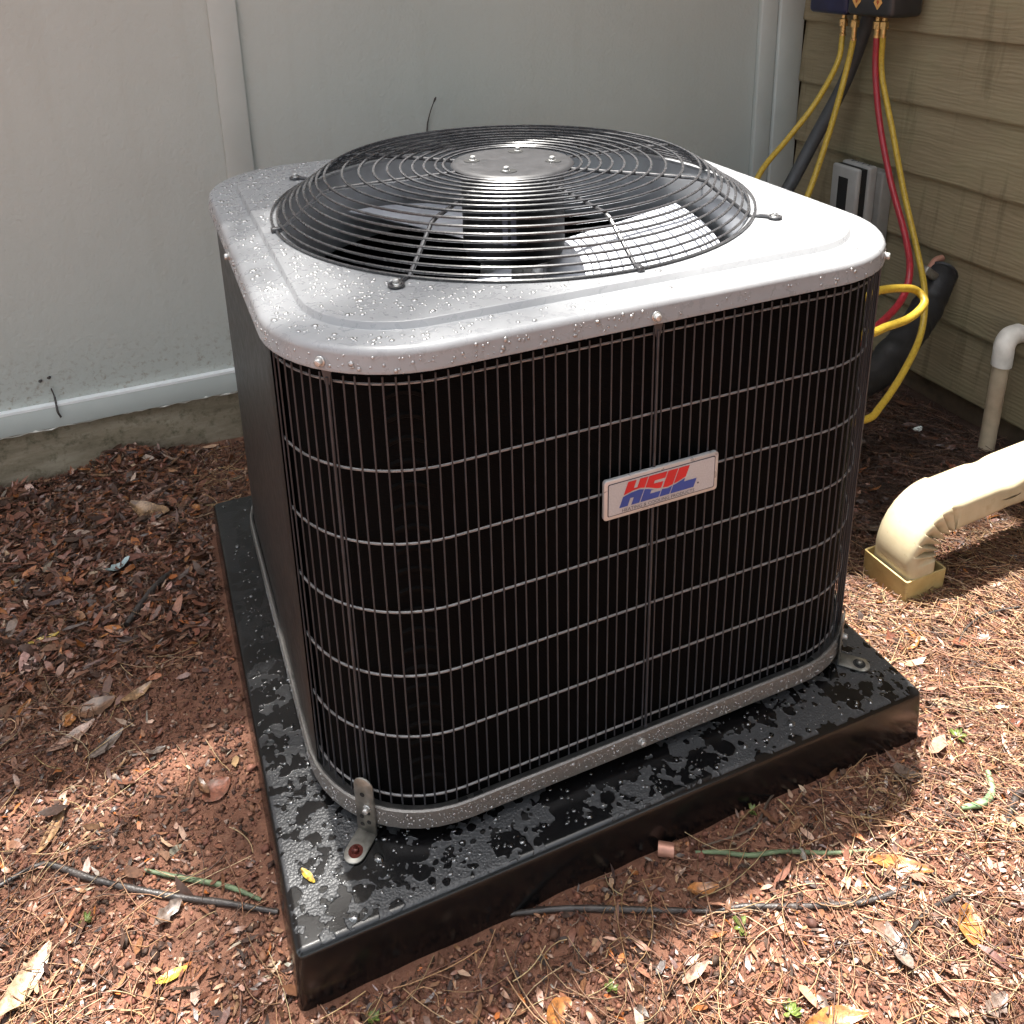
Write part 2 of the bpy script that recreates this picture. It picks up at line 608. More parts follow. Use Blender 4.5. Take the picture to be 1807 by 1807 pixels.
    M['twine'] = simple('green_stem', (0.10, 0.135, 0.07), 0.6, var=0.5, scale=45, bump=0.5, bscale=200, bdist=.002)
    M['lgreen'] = simple('pale_green_hose', (0.16, 0.25, 0.13), 0.5, var=0.35, scale=60)
    M['cable'] = simple('dark_root', (0.035, 0.028, 0.025), 0.42, var=0.45, scale=70, bump=0.4, bscale=300, bdist=.002)
    M['bark'] = simple('brown_bark', (0.10, 0.07, 0.05), 0.85, var=0.4, scale=14, bump=0.8, bscale=30, bdist=.02)
    M['white_bit'] = simple('white_plastic_bit', (0.75, 0.78, 0.75), 0.4, var=0.1)
    M['teal_bit'] = simple('grey_green_plastic_scrap', (0.30, 0.37, 0.37), 0.35, var=0.3, scale=90)
    # soil
    t = NT('red_brown_soil')
    a = t.noise(7, 6, 0.65)
    b = t.noise(48, 7, 0.7)
    f = t.noise(240, 5, 0.7)
    c = t.ramp(b, [(0.25, (0.060, 0.030, 0.020)), (0.5, (0.175, 0.080, 0.050)), (0.75, (0.30, 0.150, 0.095))])
    c = t.mix(t.ramp(a, [(0.35, 0.0), (0.65, 0.6)]), c, (0.185, 0.078, 0.046))
    c = t.mix(t.ramp(f, [(0.58, 0), (0.75, 0.6)]), c, (0.33, 0.21, 0.15))
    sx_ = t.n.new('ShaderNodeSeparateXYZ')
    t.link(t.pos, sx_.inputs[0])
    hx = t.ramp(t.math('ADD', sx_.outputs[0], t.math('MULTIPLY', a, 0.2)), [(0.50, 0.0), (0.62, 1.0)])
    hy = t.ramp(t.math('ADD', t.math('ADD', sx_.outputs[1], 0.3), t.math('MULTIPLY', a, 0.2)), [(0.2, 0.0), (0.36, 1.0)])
    c = t.mix(t.math('MULTIPLY', t.math('MULTIPLY', hx, hy), 0.85), c, (0.035, 0.022, 0.016))  # soil painted darker where the corner by the siding is shaded
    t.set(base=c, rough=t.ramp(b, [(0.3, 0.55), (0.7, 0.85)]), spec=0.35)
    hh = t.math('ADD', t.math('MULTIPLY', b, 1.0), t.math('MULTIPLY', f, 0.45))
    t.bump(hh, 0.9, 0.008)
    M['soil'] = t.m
    M['litter'] = attr_mat('leaf_litter', 0.4, 0.42)
    M['crumb'] = attr_mat('soil_crumb', 0.7, 0.35)
    M['needle'] = attr_mat('pine_needle', 0.5, 0.45)
    M['leaf'] = attr_mat('dry_leaf', 0.32, 0.55, True)
    M['foliage'] = simple('tree_leaf', (0.05, 0.10, 0.025), 0.5, var=0.35, scale=3)
    M['soffit'] = simple('soffit_paint', (0.50, 0.49, 0.45), 0.6, var=0.08)
    M['shingle'] = simple('grey_roof_shingle', (0.09, 0.085, 0.08), 0.9, var=0.35, scale=12)


make_materials()

# ================================================================== THE SETTING
WY, WX, GZ = 0.828, 1.192, -0.079
PXL, PXR, PYF, PYB, PROT = -0.4517, 0.3982, -0.466, 0.398, -0.0086


def sstep(a, b, x):
    t = np.clip((x - a) / (b - a), 0, 1)
    return t * t * (3 - 2 * t)


_ph = RNG.uniform(0, 6.28, (14, 2))
_dr = RNG.uniform(0, 6.28, 14)


def gz(x, y):
    """height of the soil"""
    x = np.asarray(x, float)
    y = np.asarray(y, float)
    z = np.full(np.broadcast(x, y).shape, GZ)
    z = z - 0.035 * sstep(0.35, 0.85, y) - 0.025 * sstep(0.5, 1.2, x) * sstep(-0.3, 0.2, y)
    h = np.zeros_like(z)
    for i, (f, am) in enumerate(((5, .5), (8, .45), (13, .35), (19, .3), (27, .26), (36, .22), (47, .2), (61, .16), (80, .13), (101, .11), (23, .25), (33, .2), (71, .12), (120, .08))):
        h = h + am * np.sin(f * (x * math.cos(_dr[i]) + y * math.sin(_dr[i])) + _ph[i, 0]) * np.sin(0.83 * f * (-x * math.sin(_dr[i]) + y * math.cos(_dr[i])) + _ph[i, 1])
    z = z + 0.0048 * h
    # soil banked a little against the front of the pad
    z = z + 0.014 * np.exp(-((y + 0.50) / 0.05) ** 2) * np.exp(-((x - 0.02) / 0.22) ** 2)
    z = z + 0.035 * np.exp(-((x + .60) / .09) ** 2) * np.exp(-((y - .80) / .05) ** 2)
    far = np.maximum(np.abs(x), np.abs(y))
    return np.where(far > 2.2, GZ - 0.02, z)


def axis(lo, hi, step, far):
    a = list(np.arange(lo, hi + 1e-6, step))
    up, v, s = [], hi, step
    while v < far:
        s *= 1.5
        v += s
        up.append(v)
    dn, v, s = [], lo, step
    while v > -far:
        s *= 1.5
        v -= s
        dn.append(v)
    return np.array(dn[::-1] + a + up)


gx = axis(-1.3, 1.3, 0.009, 120)
gy = axis(-1.1, 0.9, 0.009, 120)
GX, GY = np.meshgrid(gx, gy)
GZZ = gz(GX, GY)
nx, ny = len(gx), len(gy)
idx = np.arange(nx * ny).reshape(ny, nx)
F = np.stack([idx[:-1, :-1], idx[:-1, 1:], idx[1:, 1:], idx[1:, :-1]], -1).reshape(-1, 4)
ground = bulk('ground', np.stack([GX, GY, GZZ], -1).reshape(-1, 3), F, M['soil'], smooth=True)
tag(ground, 'red brown bare soil under the leaf litter', kind='structure')

# ---- back wall: textured panels, batten, skirt board, concrete below
bw = thing('panel_wall', (0.1, WY, -0.3), 'grey textured panel wall behind the unit with vertical batten and concrete base', 'wall')
obj('wall_panel', MB().span(-3.2, -0.286, WY, WY + .02, .03, 2.3), M['panel'], bw)
obj('wall_panel', MB().span(-0.284, 1.08, WY, WY + .02, .03, 2.3), M['panel'], bw)
obj('batten', MB().span(-0.313, -0.257, WY - .010, WY - .0005, .066, 2.3), M['trim'], bw, bevel=.0008)
obj('skirt_board', MB().span(-3.2, 1.05, WY - .016, WY - .0005, .010, .057), M['trim'], bw, bevel=.0008)
obj('drip_edge', MB().span(-3.2, 1.05, WY - .0164, WY - .0004, .0575, .0632), M['white_edge'], bw)
obj('corner_board', MB().span(1.052, 1.104, WY - .018, WY - .0005, -.05, 2.3), M['trim'], bw, bevel=.003)
obj('corner_board', MB().span(1.106, 1.186, WY - .026, WY - .0005, -.05, 2.3), M['trim'], bw, bevel=.004)
# broken caulk line under the skirt board
pts, rad = [], []
for k in range(170):
    x = -1.5 + k * 0.015
    pts.append((x, WY - .012 + random.uniform(-.004, .003), .008 + random.uniform(-.003, .003)))
    rad.append(random.choice((.0006, .0010, .0018, .0028)))
obj('caulk_bead', MB().tube(pts, rad, 6), M['caulk'], bw, smooth=True)
mb = MB()
nxs, nzs = 150, 14
rows = []
for j in range(nzs + 1):
    z = .004 - .36 * j / nzs
    rows.append([(-2.2 + 3.4 * i / nxs, WY - .001 - (0.010 if j == 0 else 0) * 0 + 0.006 * mnoise.noise(Vector((i * .35, j * .6, 3.1))) + (.006 if j == 0 else 0), z) for i in range(nxs + 1)])
for r in rows[:1]:
    pass
mb.rings(rows, closed=False)
mb.rings([[(p[0], WY + .02, .004) for p in rows[0]], rows[0]], closed=False)
obj('concrete_base', mb, M['concrete'], bw, smooth=True)
obj('wall_core', MB().span(-3.2, 1.3, WY + .021, WY + .14, -.4, 2.3), M['concrete'], bw)

# ---- right wall: lap siding boards
sw = thing('siding_wall', (WX, -.6, -.3), 'tan wood grain lap siding wall on the right', 'wall')
board = None
zb = -0.045
k = 0
while zb < 2.3:
    m_ = MB()
    y0, y1 = -3.0, WY - .028
    prof = [(WX - .002 - .011, zb), (WX - .002 - .012, zb + .004), (WX - .001, zb + .178), (WX + .010, zb + .178), (WX + .004, zb)]
    m_.rings([[(x, y0, z) for x, z in prof], [(x, y1, z) for x, z in prof]], cap0=True, cap1=True)
    if board is None:
        board = obj('siding_board', m_, M['siding'], sw)
        bl = wpos(board)
    else:
        twin(board, 'siding_board', (bl.x, bl.y, bl.z + .1605 * k), sw)
    zb += .1605
    k += 1
obj('foundation_block', MB().span(WX + .012, WX + .2, -3.0, WY + .02, -.4, -.03), M['dark_block'], sw)
obj('wall_core', MB().span(WX + .013, WX + .12, -3.0, WY + .02, -.028, 2.3), M['dark_block'], sw)

# ---- eave over the back wall (out of frame, shades the wall)
rf = thing('roof_eave', (0.0, .75, 2.3), 'grey shingled roof eave above the panel wall', 'roof')
obj('soffit', MB().span(-3.4, 2.2, .56, 1.6, 2.30, 2.32), M['soffit'], rf)
obj('fascia', MB().span(-3.4, 2.2, .54, .558, 2.28, 2.46), M['trim'], rf)
mb = MB()
mb.add([(-3.4, .51, 2.47), (2.2, .51, 2.47), (2.2, 4.0, 3.9), (-3.4, 4.0, 3.9), (-3.4, .51, 2.44), (2.2, .51, 2.44), (2.2, 4.0, 3.87), (-3.4, 4.0, 3.87)],
       [(0, 1, 2, 3), (7, 6, 5, 4), (0, 4, 5, 1), (1, 5, 6, 2), (2, 6, 7, 3), (3, 7, 4, 0)])
obj('shingle_roof', mb, M['shingle'], rf)


re_ = thing('roof_eave', (1.2, -.6, 2.3), 'unseen roof eave added above the siding wall to block sky', 'roof')  # eave added out of view to keep sky off the corner
obj('soffit', MB().span(.95, 1.4, -3.2, .555, 2.300, 2.318), M['soffit'], re_)
obj('fascia', MB().span(.93, .948, -3.2, .555, 2.28, 2.45), M['trim'], re_)
mb = MB()
mb.add([(.90, .505, 2.46), (.90, -3.2, 2.46), (3.6, -3.2, 3.6), (3.6, .505, 3.6), (.90, .505, 2.43), (.90, -3.2, 2.43), (3.6, -3.2, 3.57), (3.6, .505, 3.57)],
       [(0, 1, 2, 3), (7, 6, 5, 4), (0, 4, 5, 1), (1, 5, 6, 2), (2, 6, 7, 3), (3, 7, 4, 0)])
obj('shingle_roof', mb, M['shingle'], re_)

# ---- unseen trees overhead, leaf clumps placed to drop shade on chosen spots
def crown_tree(name, base, top, limbs, clumps, label, leaf=0.055):
    t = thing(name, base, label, 'tree', 'trees outside the frame')
    b = Vector(base)
    mb = MB()
    mb.tube(spline([b, b + Vector((.05, .03, 1.5)), Vector(top)], 6), [0.13 - .0045 * i for i in range(13)], 10)
    for l in limbs:
        mb.tube(spline([Vector(top) - Vector((0, 0, random.uniform(.1, .8)))] + [Vector(p) for p in l], 5), [max(.045 - .0028 * i, .006) for i in range(5 * len(l) + 1)], 6)
    obj('trunk', mb, M['bark'], t, smooth=True)
    V, F = [], []
    for (c, rad, n) in clumps:
        P = RNG.normal(0, 1, (n, 3)) * np.array(rad) * 0.55 + np.array(c)
        for p in P:
            a = RNG.uniform(0, 2 * PI)
            tl = RNG.uniform(-.7, .7, 2)
            s = leaf * RNG.uniform(.6, 1.3)
            u = np.array([math.cos(a), math.sin(a), tl[0] * .6])
            w = np.array([-math.sin(a), math.cos(a), tl[1] * .6]) * .42
            i = len(V)
            V += [p - u * s, p + w * s, p + u * s, p - w * s]
            F.append((i, i + 1, i + 2, i + 3))
    cr = bulk('crown', np.array(V) - np.array(b), np.array(F), M['foliage'])
    cr.parent = t
    return t


def over(gx_, gy_, H, z0=GZ):
    """the point at height H above the ground on the sun ray through a ground point"""
    s = (H - z0) / SUN.z
    return (gx_ + SUN.x * s, gy_ + SUN.y * s, H)


TREE_CLUMPS_R = []
for (x, y, r, n) in ((.62, .02, .10, 130), (.80, .03, .12, 170), (.98, .0, .11, 150), (1.12, .02, .10, 120), (.70, -.06, .06, 50), (.90, -.05, .06, 60), (1.08, -.08, .07, 60), (.58, -.10, .05, 40),
                     (.85, .16, .14, 150), (1.10, .18, .14, 150), (.64, .15, .12, 120), (1.35, -.1, .12, 120), (1.5, .2, .2, 150)):
    TREE_CLUMPS_R.append((over(x, y, 4.4 + random.uniform(-.3, .4)), (r * .9, r * .75, .25), n))
TREE_CLUMPS_L = []
for (x, y, r, n) in ((-.62, .12, .16, 70), (-.85, .05, .18, 90), (-.60, -.14, .15, 40), (-.88, -.22, .16, 50), (-.42, .16, .10, 34), (-.38, -.02, .10, 22), (-.70, .3, .15, 60), (-1.1, 0, .2, 90), (-1.2, -.4, .2, 60),
                     (-.45, -.52, .10, 16), (-.3, .25, .12, 30), (-1.0, .35, .2, 90), (-.1, .35, .12, 34)):
    TREE_CLUMPS_L.append((over(x, y, 4.6 + random.uniform(-.4, .4)), (r, r * .9, .3), int(n * .45)))
for (x, y, r, n) in ((-.36, -.08, .07, 40), (-.30, -.28, .08, 60), (-.20, -.18, .07, 30), (-.38, .10, .06, 30), (-.16, -.36, .07, 40), (-.24, -.02, .07, 26), (-.38, -.38, .08, 55), (-.45, -.22, .07, 45), (-.42, -.50, .08, 40), (-.05, -.28, .06, 14), (-.50, -.05, .08, 40)):
    TREE_CLUMPS_L.append((over(x, y, 9.0 + random.uniform(-.6, .6), .62), (r * 1.25, r * 1.1, .4), int(n * .5)))
for (x, y, r, n) in ((.3, -.95, .15, 30), (-.2, -1.05, .2, 50), (.9, -.75, .12, 22), (.62, -.55, .08, 8)):
    TREE_CLUMPS_R.append((over(x, y, 4.4), (r, r * .9, .3), n))
crown_tree('shade_tree', (3.2, 3.0, GZ - .1), (2.9, 2.6, 4.2),
           [[(2.2, 1.8, 4.6), (1.3, 1.2, 4.5), (.7, .95, 4.45)], [(2.0, 1.5, 4.3), (1.1, .9, 4.4), (.6, .8, 4.4)], [(2.0, .8, 4.5), (1.0, .2, 4.4), (-.1, -.1, 4.4)]],
           TREE_CLUMPS_R, 'unseen broadleaf tree with leaf clumps placed to shade the house corner')
crown_tree('shade_tree', (-3.4, 2.4, GZ - .1), (-3.0, 2.0, 4.4),
           [[(-2.2, 1.5, 4.7), (-1.2, 1.1, 4.65), (-.5, 1.1, 4.6)], [(-2.2, 1.2, 4.5), (-1.1, .9, 4.6), (-.6, .7, 4.6)], [(-2.0, .6, 4.6), (-1.0, .5, 4.6)], [(-2.4, 1.8, 6.5), (-1.2, 1.8, 8.3), (-.3, 1.85, 9.0)]],
           TREE_CLUMPS_L, 'unseen broadleaf tree with leaf clumps placed to shade the left ground and lid')

# unseen trees added behind the viewer and far left to block low sky
for i, (tx_, ty_, lab) in enumerate(((-4.6, -6.5, 'unseen tree added behind the viewer on the left to block sky'), (.4, -8.0, 'unseen tree added straight behind the viewer to block sky'), (5.2, -6.8, 'unseen tree added behind the viewer on the right to block sky'), (-7.5, -1.5, 'unseen tree added far left to block sky'))):
    cl_ = [((tx_ + random.uniform(-1.9, 1.9), ty_ + random.uniform(-1.2, 1.2), random.uniform(1.0, 7.5)), (1.3, 1.2, 1.2), 120) for k in range(22)]
    crown_tree('sky_block_tree', (tx_, ty_, GZ - .1), (tx_ + .3, ty_ + .2, 5.0), [[(tx_ - 1, ty_ + .4, 5.4), (tx_ - 1.6, ty_, 6.2)], [(tx_ + 1, ty_ - .3, 5.5), (tx_ + 1.7, ty_, 6.3)]], cl_, lab, leaf=.20)

# ================================================================== EQUIPMENT PAD
cP, sP = math.cos(PROT), math.sin(PROT)


def padp(x, y, z):
    return (x * cP - y * sP, x * sP + y * cP, z)


mb = MB()
top = [(PXL, PYF), (PXR, PYF), (PXR, PYB), (PXL, PYB)]
mb.rings([[padp(x * 1.012 - .000, y * 1.012, -.115) for x, y in top], [padp(x, y, 0) for x, y in top]], cap0=True, cap1=True)
pad = obj('equipment_pad', mb, M['pad'], None, bevel=.009, segs=4)
tag(pad, 'wet black plastic equipment pad under the air conditioner', 'equipment pad')

# ================================================================== AIR CONDITIONER
A, B, RC = 0.396, 0.4017, 0.1554
ac = thing('air_conditioner', (0, 0, 0.0), 'square outdoor air conditioner with light grey lid and black wire coil guard', 'air conditioner')


def rrect(th, ins):
    """point of the rounded-rectangle outline, inset by ins, in direction th from the centre"""
    a, b, r = A - ins, B - ins, max(RC - ins, .01)
    c, s = math.cos(th), math.sin(th)
    ac_, as_ = abs(c), abs(s)
    t = min(a / ac_ if ac_ > 1e-9 else 1e9, b / as_ if as_ > 1e-9 else 1e9)
    x, y = t * ac_, t * as_
    if x > a - r and y > b - r:
        cx, cy = a - r, b - r
        dd = ac_ * cx + as_ * cy
        t = dd + math.sqrt(max(0, dd * dd - (cx * cx + cy * cy - r * r)))
        x, y = t * ac_, t * as_
    return (math.copysign(x, c), math.copysign(y, s))


NL = 160
TH = [2 * PI * (k + .5) / NL for k in range(NL)]


def rloop(ins, z):
    return [(*rrect(t, ins), z) for t in TH]


def cloop(r, z):
    return [(r * math.cos(t), r * math.sin(t), z) for t in TH]


def outline(ins, n=900):
    """outline by arc length from the left-front start, running counter-clockwise (left > front > right > back)"""
    a, b, r = A - ins, B - ins, RC - ins
    segs = []
    P = []
    def line(p, q, m):
        for i in range(m):
            t = i / m
            P.append((p[0] + (q[0] - p[0]) * t, p[1] + (q[1] - p[1]) * t))
    def arc(cx, cy, t0, m):
        for i in range(m):
            t = math.radians(t0 + 90 * i / m)
            P.append((cx + r * math.cos(t), cy + r * math.sin(t)))
    line((-a, b - r), (-a, -(b - r)), 60)
    arc(-(a - r), -(b - r), 180, 60)
    line((-(a - r), -b), (a - r, -b), 60)
    arc(a - r, -(b - r), 270, 60)
    line((a, -(b - r)), (a, b - r), 60)
    arc(a - r, b - r, 0, 60)
    line((a - r, b), (-(a - r), b), 60)
    arc(-(a - r), b - r, 90, 60)
    return P


def at_len(P, s):
    """point and tangent at arc length s from P[0]"""
    d = 0
    for i in range(len(P)):
        p, q = P[i], P[(i + 1) % len(P)]
        l = math.hypot(q[0] - p[0], q[1] - p[1])
        if d + l >= s:
            t = (s - d) / l
            return (p[0] + (q[0] - p[0]) * t, p[1] + (q[1] - p[1]) * t), ((q[0] - p[0]) / l, (q[1] - p[1]) / l)
        d += l
    return P[-1], (1, 0)


# ---- base pan
mb = MB()
mb.rings([rloop(.0042, .0385), rloop(.004, .040), rloop(.0015, .0415), rloop(-.001, .0405), rloop(-.0015, .037), rloop(-.0015, .017), rloop(.002, .0155), rloop(.03, .0155)], cap1=True)
obj('base_pan', mb, M['rail'], ac, smooth=True, angle=50)
obj('pan_ledge', MB().rings([rloop(.036, .030), rloop(.0045, .030), rloop(.0043, .0388)]), M['ledge'], ac, smooth=True)
for sx in (-1, 1):
    for sy in (-1, 1):
        obj('rubber_foot', MB().lathe([(.03, .0005), (.03, .0150)], (sx * .26, sy * .26, 0), 16, cap0=True, cap1=True), M['black'], ac)
# drain holes in the ledge of the pan
hole = None
for s in (-.245, -.225, .24, .27):
    (x, y) = (s, -B + .013) if abs(s) < .24 else rrect(math.atan2(-.39, s), .013)
    h_ = MB().lathe([(.006, .0306), (.006, .0312)], (x, y, 0), 12, cap0=True, cap1=True)
    obj('drain_hole', h_, M['void'], ac)

# ---- coil
mb = MB()
mb.rings([rloop(.0165, .031), rloop(.0165, .612)], cap1=False)
mb.rings([rloop(.060, .612), rloop(.060, .031)])
mb.rings([rloop(.0165, .612), rloop(.060, .612)])
obj('coil', mb, M['coil'], ac, smooth=True)
mb = MB()
mb.add(cloop(.33, .06), [tuple(range(NL))])
obj('floor_plate', mb, M['void'], ac)

bend = None
for k in range(20):
    z_ = .07 + k * .026
    for th_ in (-126.5,):
        c_ = [rrect(math.radians(th_ + d_), .0168) for d_ in (-2.2, -1.1, 0, 1.1, 2.2)]
        pts_ = [(x, y, z_ + .006 * (1 - ((i - 2) / 2) ** 2)) for i, (x, y) in enumerate(c_)]
        if bend is None:
            bend = obj('tube_bend', MB().tube(pts_, .0034, 6), M['bend'], ac, smooth=True)
            b0 = wpos(bend)
        else:
            twin(bend, 'tube_bend', (b0.x, b0.y, b0.z + .026 * k), ac)
# ---- service panel on the left and back (solid sheet with seams)
P0 = outline(.004)
LT = sum(math.hypot(P0[(i + 1) % len(P0)][0] - P0[i][0], P0[(i + 1) % len(P0)][1] - P0[i][1]) for i in range(len(P0)))


def sheet(s0, s1, ins, z0, z1, name, mat):
    P = outline(ins)
    Q = outline(ins + .004)
    n = max(2, int(abs(s1 - s0) / .012))
    r = []
    for (z, W) in ((z0, Q), (z0, P), (z1, P), (z1, Q)):
        r.append([(*at_len(W, (s0 + (s1 - s0) * i / n) % LT)[0], z) for i in range(n + 1)])
    return obj(name, MB().rings(r, closed=False), mat, ac, smooth=True, angle=40)


LS = 2 * (B - RC)      # length of the straight left side
sheet(-.40, .255, .006, .042, .605, 'service_panel', M['service'])
sheet(.262, LS + .025, .004, .042, .605, 'corner_panel', M['service'])
sheet(-1.45, -.405, .008, .042, .605, 'back_panel', M['service'])

# ---- wire coil guard
PV = outline(.0055)
PH = outline(.0095)
z_rows = [.582, .485, .398, .312, .227, .142, .054]
LA = (RC - .0055) * PI / 2
s_start = LS + .030
s_end = LS + LA + 2 * (A - RC) + LA + .02
n_v = int((s_end - s_start) / .0128)
base_wire = None


def hpath(s0, s1, z, step=.012):
    n = int((s1 - s0) / step)
    return [(*at_len(PH, s0 + (s1 - s0) * i / n)[0], z) for i in range(n + 1)]


guard = obj('coil_guard', MB().tube(hpath(s_start - .01, s_end + .01, z_rows[-1]), .0015, 6), M['wire_bright'], ac, smooth=True)
for z in z_rows[:-1]:
    obj('horizontal_wire', MB().tube(hpath(s_start - .01, s_end + .01, z), .0015, 6), M['wire_bright'], guard, smooth=True)
for i in range(n_v + 1):
    s = s_start + (s_end - s_start) * i / n_v
    (x, y), _ = at_len(PV, s)
    x += random.uniform(-.0006, .0006)
    if base_wire is None:
        base_wire = obj('vertical_wire', MB().tube([(x, y, .046), (x, y, .2), (x, y, .4), (x, y, .592)], .00102, 6), M['wire'], guard, smooth=True)
        wz = wpos(base_wire).z
    else:
        w_ = twin(base_wire, 'vertical_wire', (x, y, wz + random.uniform(-.001, .001)), guard)
        w_.rotation_euler = (random.uniform(-.002, .002), random.uniform(-.002, .002), 0)
# the right side, hidden from the front: one joined mesh
mb = MB()
sR0, sR1 = s_end + .0128, s_end + LS + .1
for i in range(int((sR1 - sR0) / .0128) + 1):
    (x, y), _ = at_len(PV, sR0 + i * .0128)
    mb.tube([(x, y, .046), (x, y, .592)], .00128, 5)
for z in z_rows:
    mb.tube(hpath(s_end + .011, sR1, z, .03), .0017, 5)
tag(obj('side_coil_guard', mb, M['wire'], ac, smooth=True), kind='stuff')
# heavier support rods at the corners and the middle
for sA in (LS + LA * .5, LS + LA + (A - RC), LS + LA * 1.5 + 2 * (A - RC)):
    (x, y), (tx, ty) = at_len(outline(.0035), sA)
    m_ = MB()
    m_.tube([(x, y, .044), (x, y, .3), (x, y, .588)], .0017, 8)
    nx_, ny_ = ty, -tx
    m_.add([(x - tx * .008, y - ty * .008, .606), (x + tx * .008, y + ty * .008, .606), (x + tx * .0025, y + ty * .0025, .580), (x - tx * .0025, y - ty * .0025, .580),
            (x - tx * .008 - nx_ * .001, y - ty * .008 - ny_ * .001, .606), (x + tx * .008 - nx_ * .001, y + ty * .008 - ny_ * .001, .606), (x + tx * .0025 - nx_ * .001, y + ty * .0025 - ny_ * .001, .580), (x - tx * .0025 - nx_ * .001, y - ty * .0025 - ny_ * .001, .580)],
           [(0, 1, 2, 3), (7, 6, 5, 4), (0, 4, 5, 1), (1, 5, 6, 2), (2, 6, 7, 3), (3, 7, 4, 0)])
    obj('support_rod', m_, M['wire'], ac, smooth=True)
# dark strip behind the rods at the front left corner
# ---- lid
mb = MB()
mb.rings([rloop(.012, .598), rloop(.002, .5965), rloop(-.001, .5975), rloop(-.0012, .6005), rloop(0, .603), rloop(0, .6155), rloop(.0012, .6190), rloop(.004, .6222), rloop(.009, .6238),
          rloop(.0415, .6240), rloop(.0425, .6245), rloop(.0440, .6316), rloop(.0455, .6322), rloop(.051, .6324), cloop(.3335, .6328), cloop(.3305, .6324), cloop(.328, .6305), cloop(.3272, .627)])
obj('lid', mb, M['lid'], ac, smooth=True, angle=60)
mb = MB()
mb.rings([cloop(.3271, .628), cloop(.3255, .612), cloop(.3225, .600), cloop(.3205, .57), cloop(.3205, .515), cloop(.328, .505)])
obj('fan_shroud', mb, M['shroud'], ac, smooth=True)


def screw(loc, nrm, r=.0055, name='screw', mat='steel', parent=ac):
    nrm = Vector(nrm).normalized()
    q = nrm.to_track_quat('Z', 'Y').to_matrix()
    m_ = MB()
    m_.lathe([(r * 1.25, 0), (r * 1.25, .0010), (r * 1.02, .0014)], loc, 14, q, cap0=True, cap1=True)
    m_.lathe([(r, .0014), (r, .0052), (r * .8, .0064)], loc, 6, q, cap0=True, cap1=True)
    return obj(name, m_, M[mat], parent, bevel=.0004, segs=1)


for s in (LS + LA * .5, LS + LA + (A - RC), LS + LA * 1.5 + 2 * (A - RC), LS * .5, LS + LA * 2 + 2 * (A - RC) + LS * .5):
    (x, y), (tx, ty) = at_len(outline(-.0002), s)
    screw((x, y, .6065), (ty, -tx, 0), .0045)
(x, y), (tx, ty) = at_len(outline(-.0018), LS + LA + (A - RC))
screw((x, y, .029), (ty, -tx, 0), .004)

# ---- fan grille
ring_prof = [(.098, .6838), (.109, .6838), (.125, .6838), (.141, .6838), (.158, .6838), (.176, .6837), (.195, .6836), (.215, .6835), (.238, .6833), (.262, .6825)]
for s_ in (.12, .25, .38, .52, .66, .80, .93):
    ring_prof.append((.265 + .068 * s_, .682 - .047 * s_))
ring_prof.append((.3365, .6352))


def ringpts(r, z, n=96):
    return [(r * math.cos(2 * PI * k / n), r * math.sin(2 * PI * k / n), z) for k in range(n)]


fg = obj('fan_grille', MB().tube(ringpts(*ring_prof[-1]), .0019, 6, loop=True), M['grille'], ac, smooth=True)
for (r, z) in ring_prof[:-1]:
    obj('grille_ring', MB().tube(ringpts(r, z), .00185, 6, loop=True), M['grille'], fg, smooth=True)
for k in range(8):
    a = math.radians(-88.5 + 45 * k)
    c, s = math.cos(a), math.sin(a)
    m_ = MB()
    prof = [(.080, .6800), (.20, .6800), (.255, .6795), (.270, .6768), (.333, .6325)]
    if k % 2 == 1:
        prof += [(.345, .6352), (.356, .6352)]
    m_.tube([(r * c, r * s, z) for r, z in prof], .0028, 8)
    sp = obj('spoke', m_, M['grille'], fg, smooth=True)
    if k % 2 == 1:
        lp = [(.363 * c + .0075 * math.cos(t), .363 * s + .0075 * math.sin(t), .6352) for t in [2 * PI * j / 20 for j in range(20)]]
        obj('spoke_loop', MB().tube(lp, .0022, 7, loop=True), M['grille'], sp, smooth=True)
        screw((.363 * c, .363 * s, .636), (0, 0, 1), .0038, 'screw', parent=sp)
    else:
        obj('spoke_clip', MB().box((.336 * c, .336 * s, .6355), (.013, .009, .0075), Matrix.Rotation(a, 3, 'Z')), M['grille'], sp, bevel=.002)
# hub plate
mb = MB().lathe([(.001, .6862), (.060, .6862), (.080, .6858), (.0855, .6848), (.0875, .6825), (.086, .6805), (.05, .680)], n=64, cap0=True)
hub = obj('hub_plate', mb, M['hub'], fg, smooth=True)
for (a, r) in ((62, .058), (152, .058), (242, .058), (332, .058)):
    c, s = math.cos(math.radians(a)), math.sin(math.radians(a))
    obj('slot', MB().lathe([(.0115, .6864), (.0115, .6868)], (r * c, r * s, 0), 20, Matrix.Diagonal((1, 1, 1)), cap0=True, cap1=True), M['void'], hub)
    screw((r * c + .004 * s, r * s, .6869), (0, 0, 1), .0042, 'screw', parent=hub)
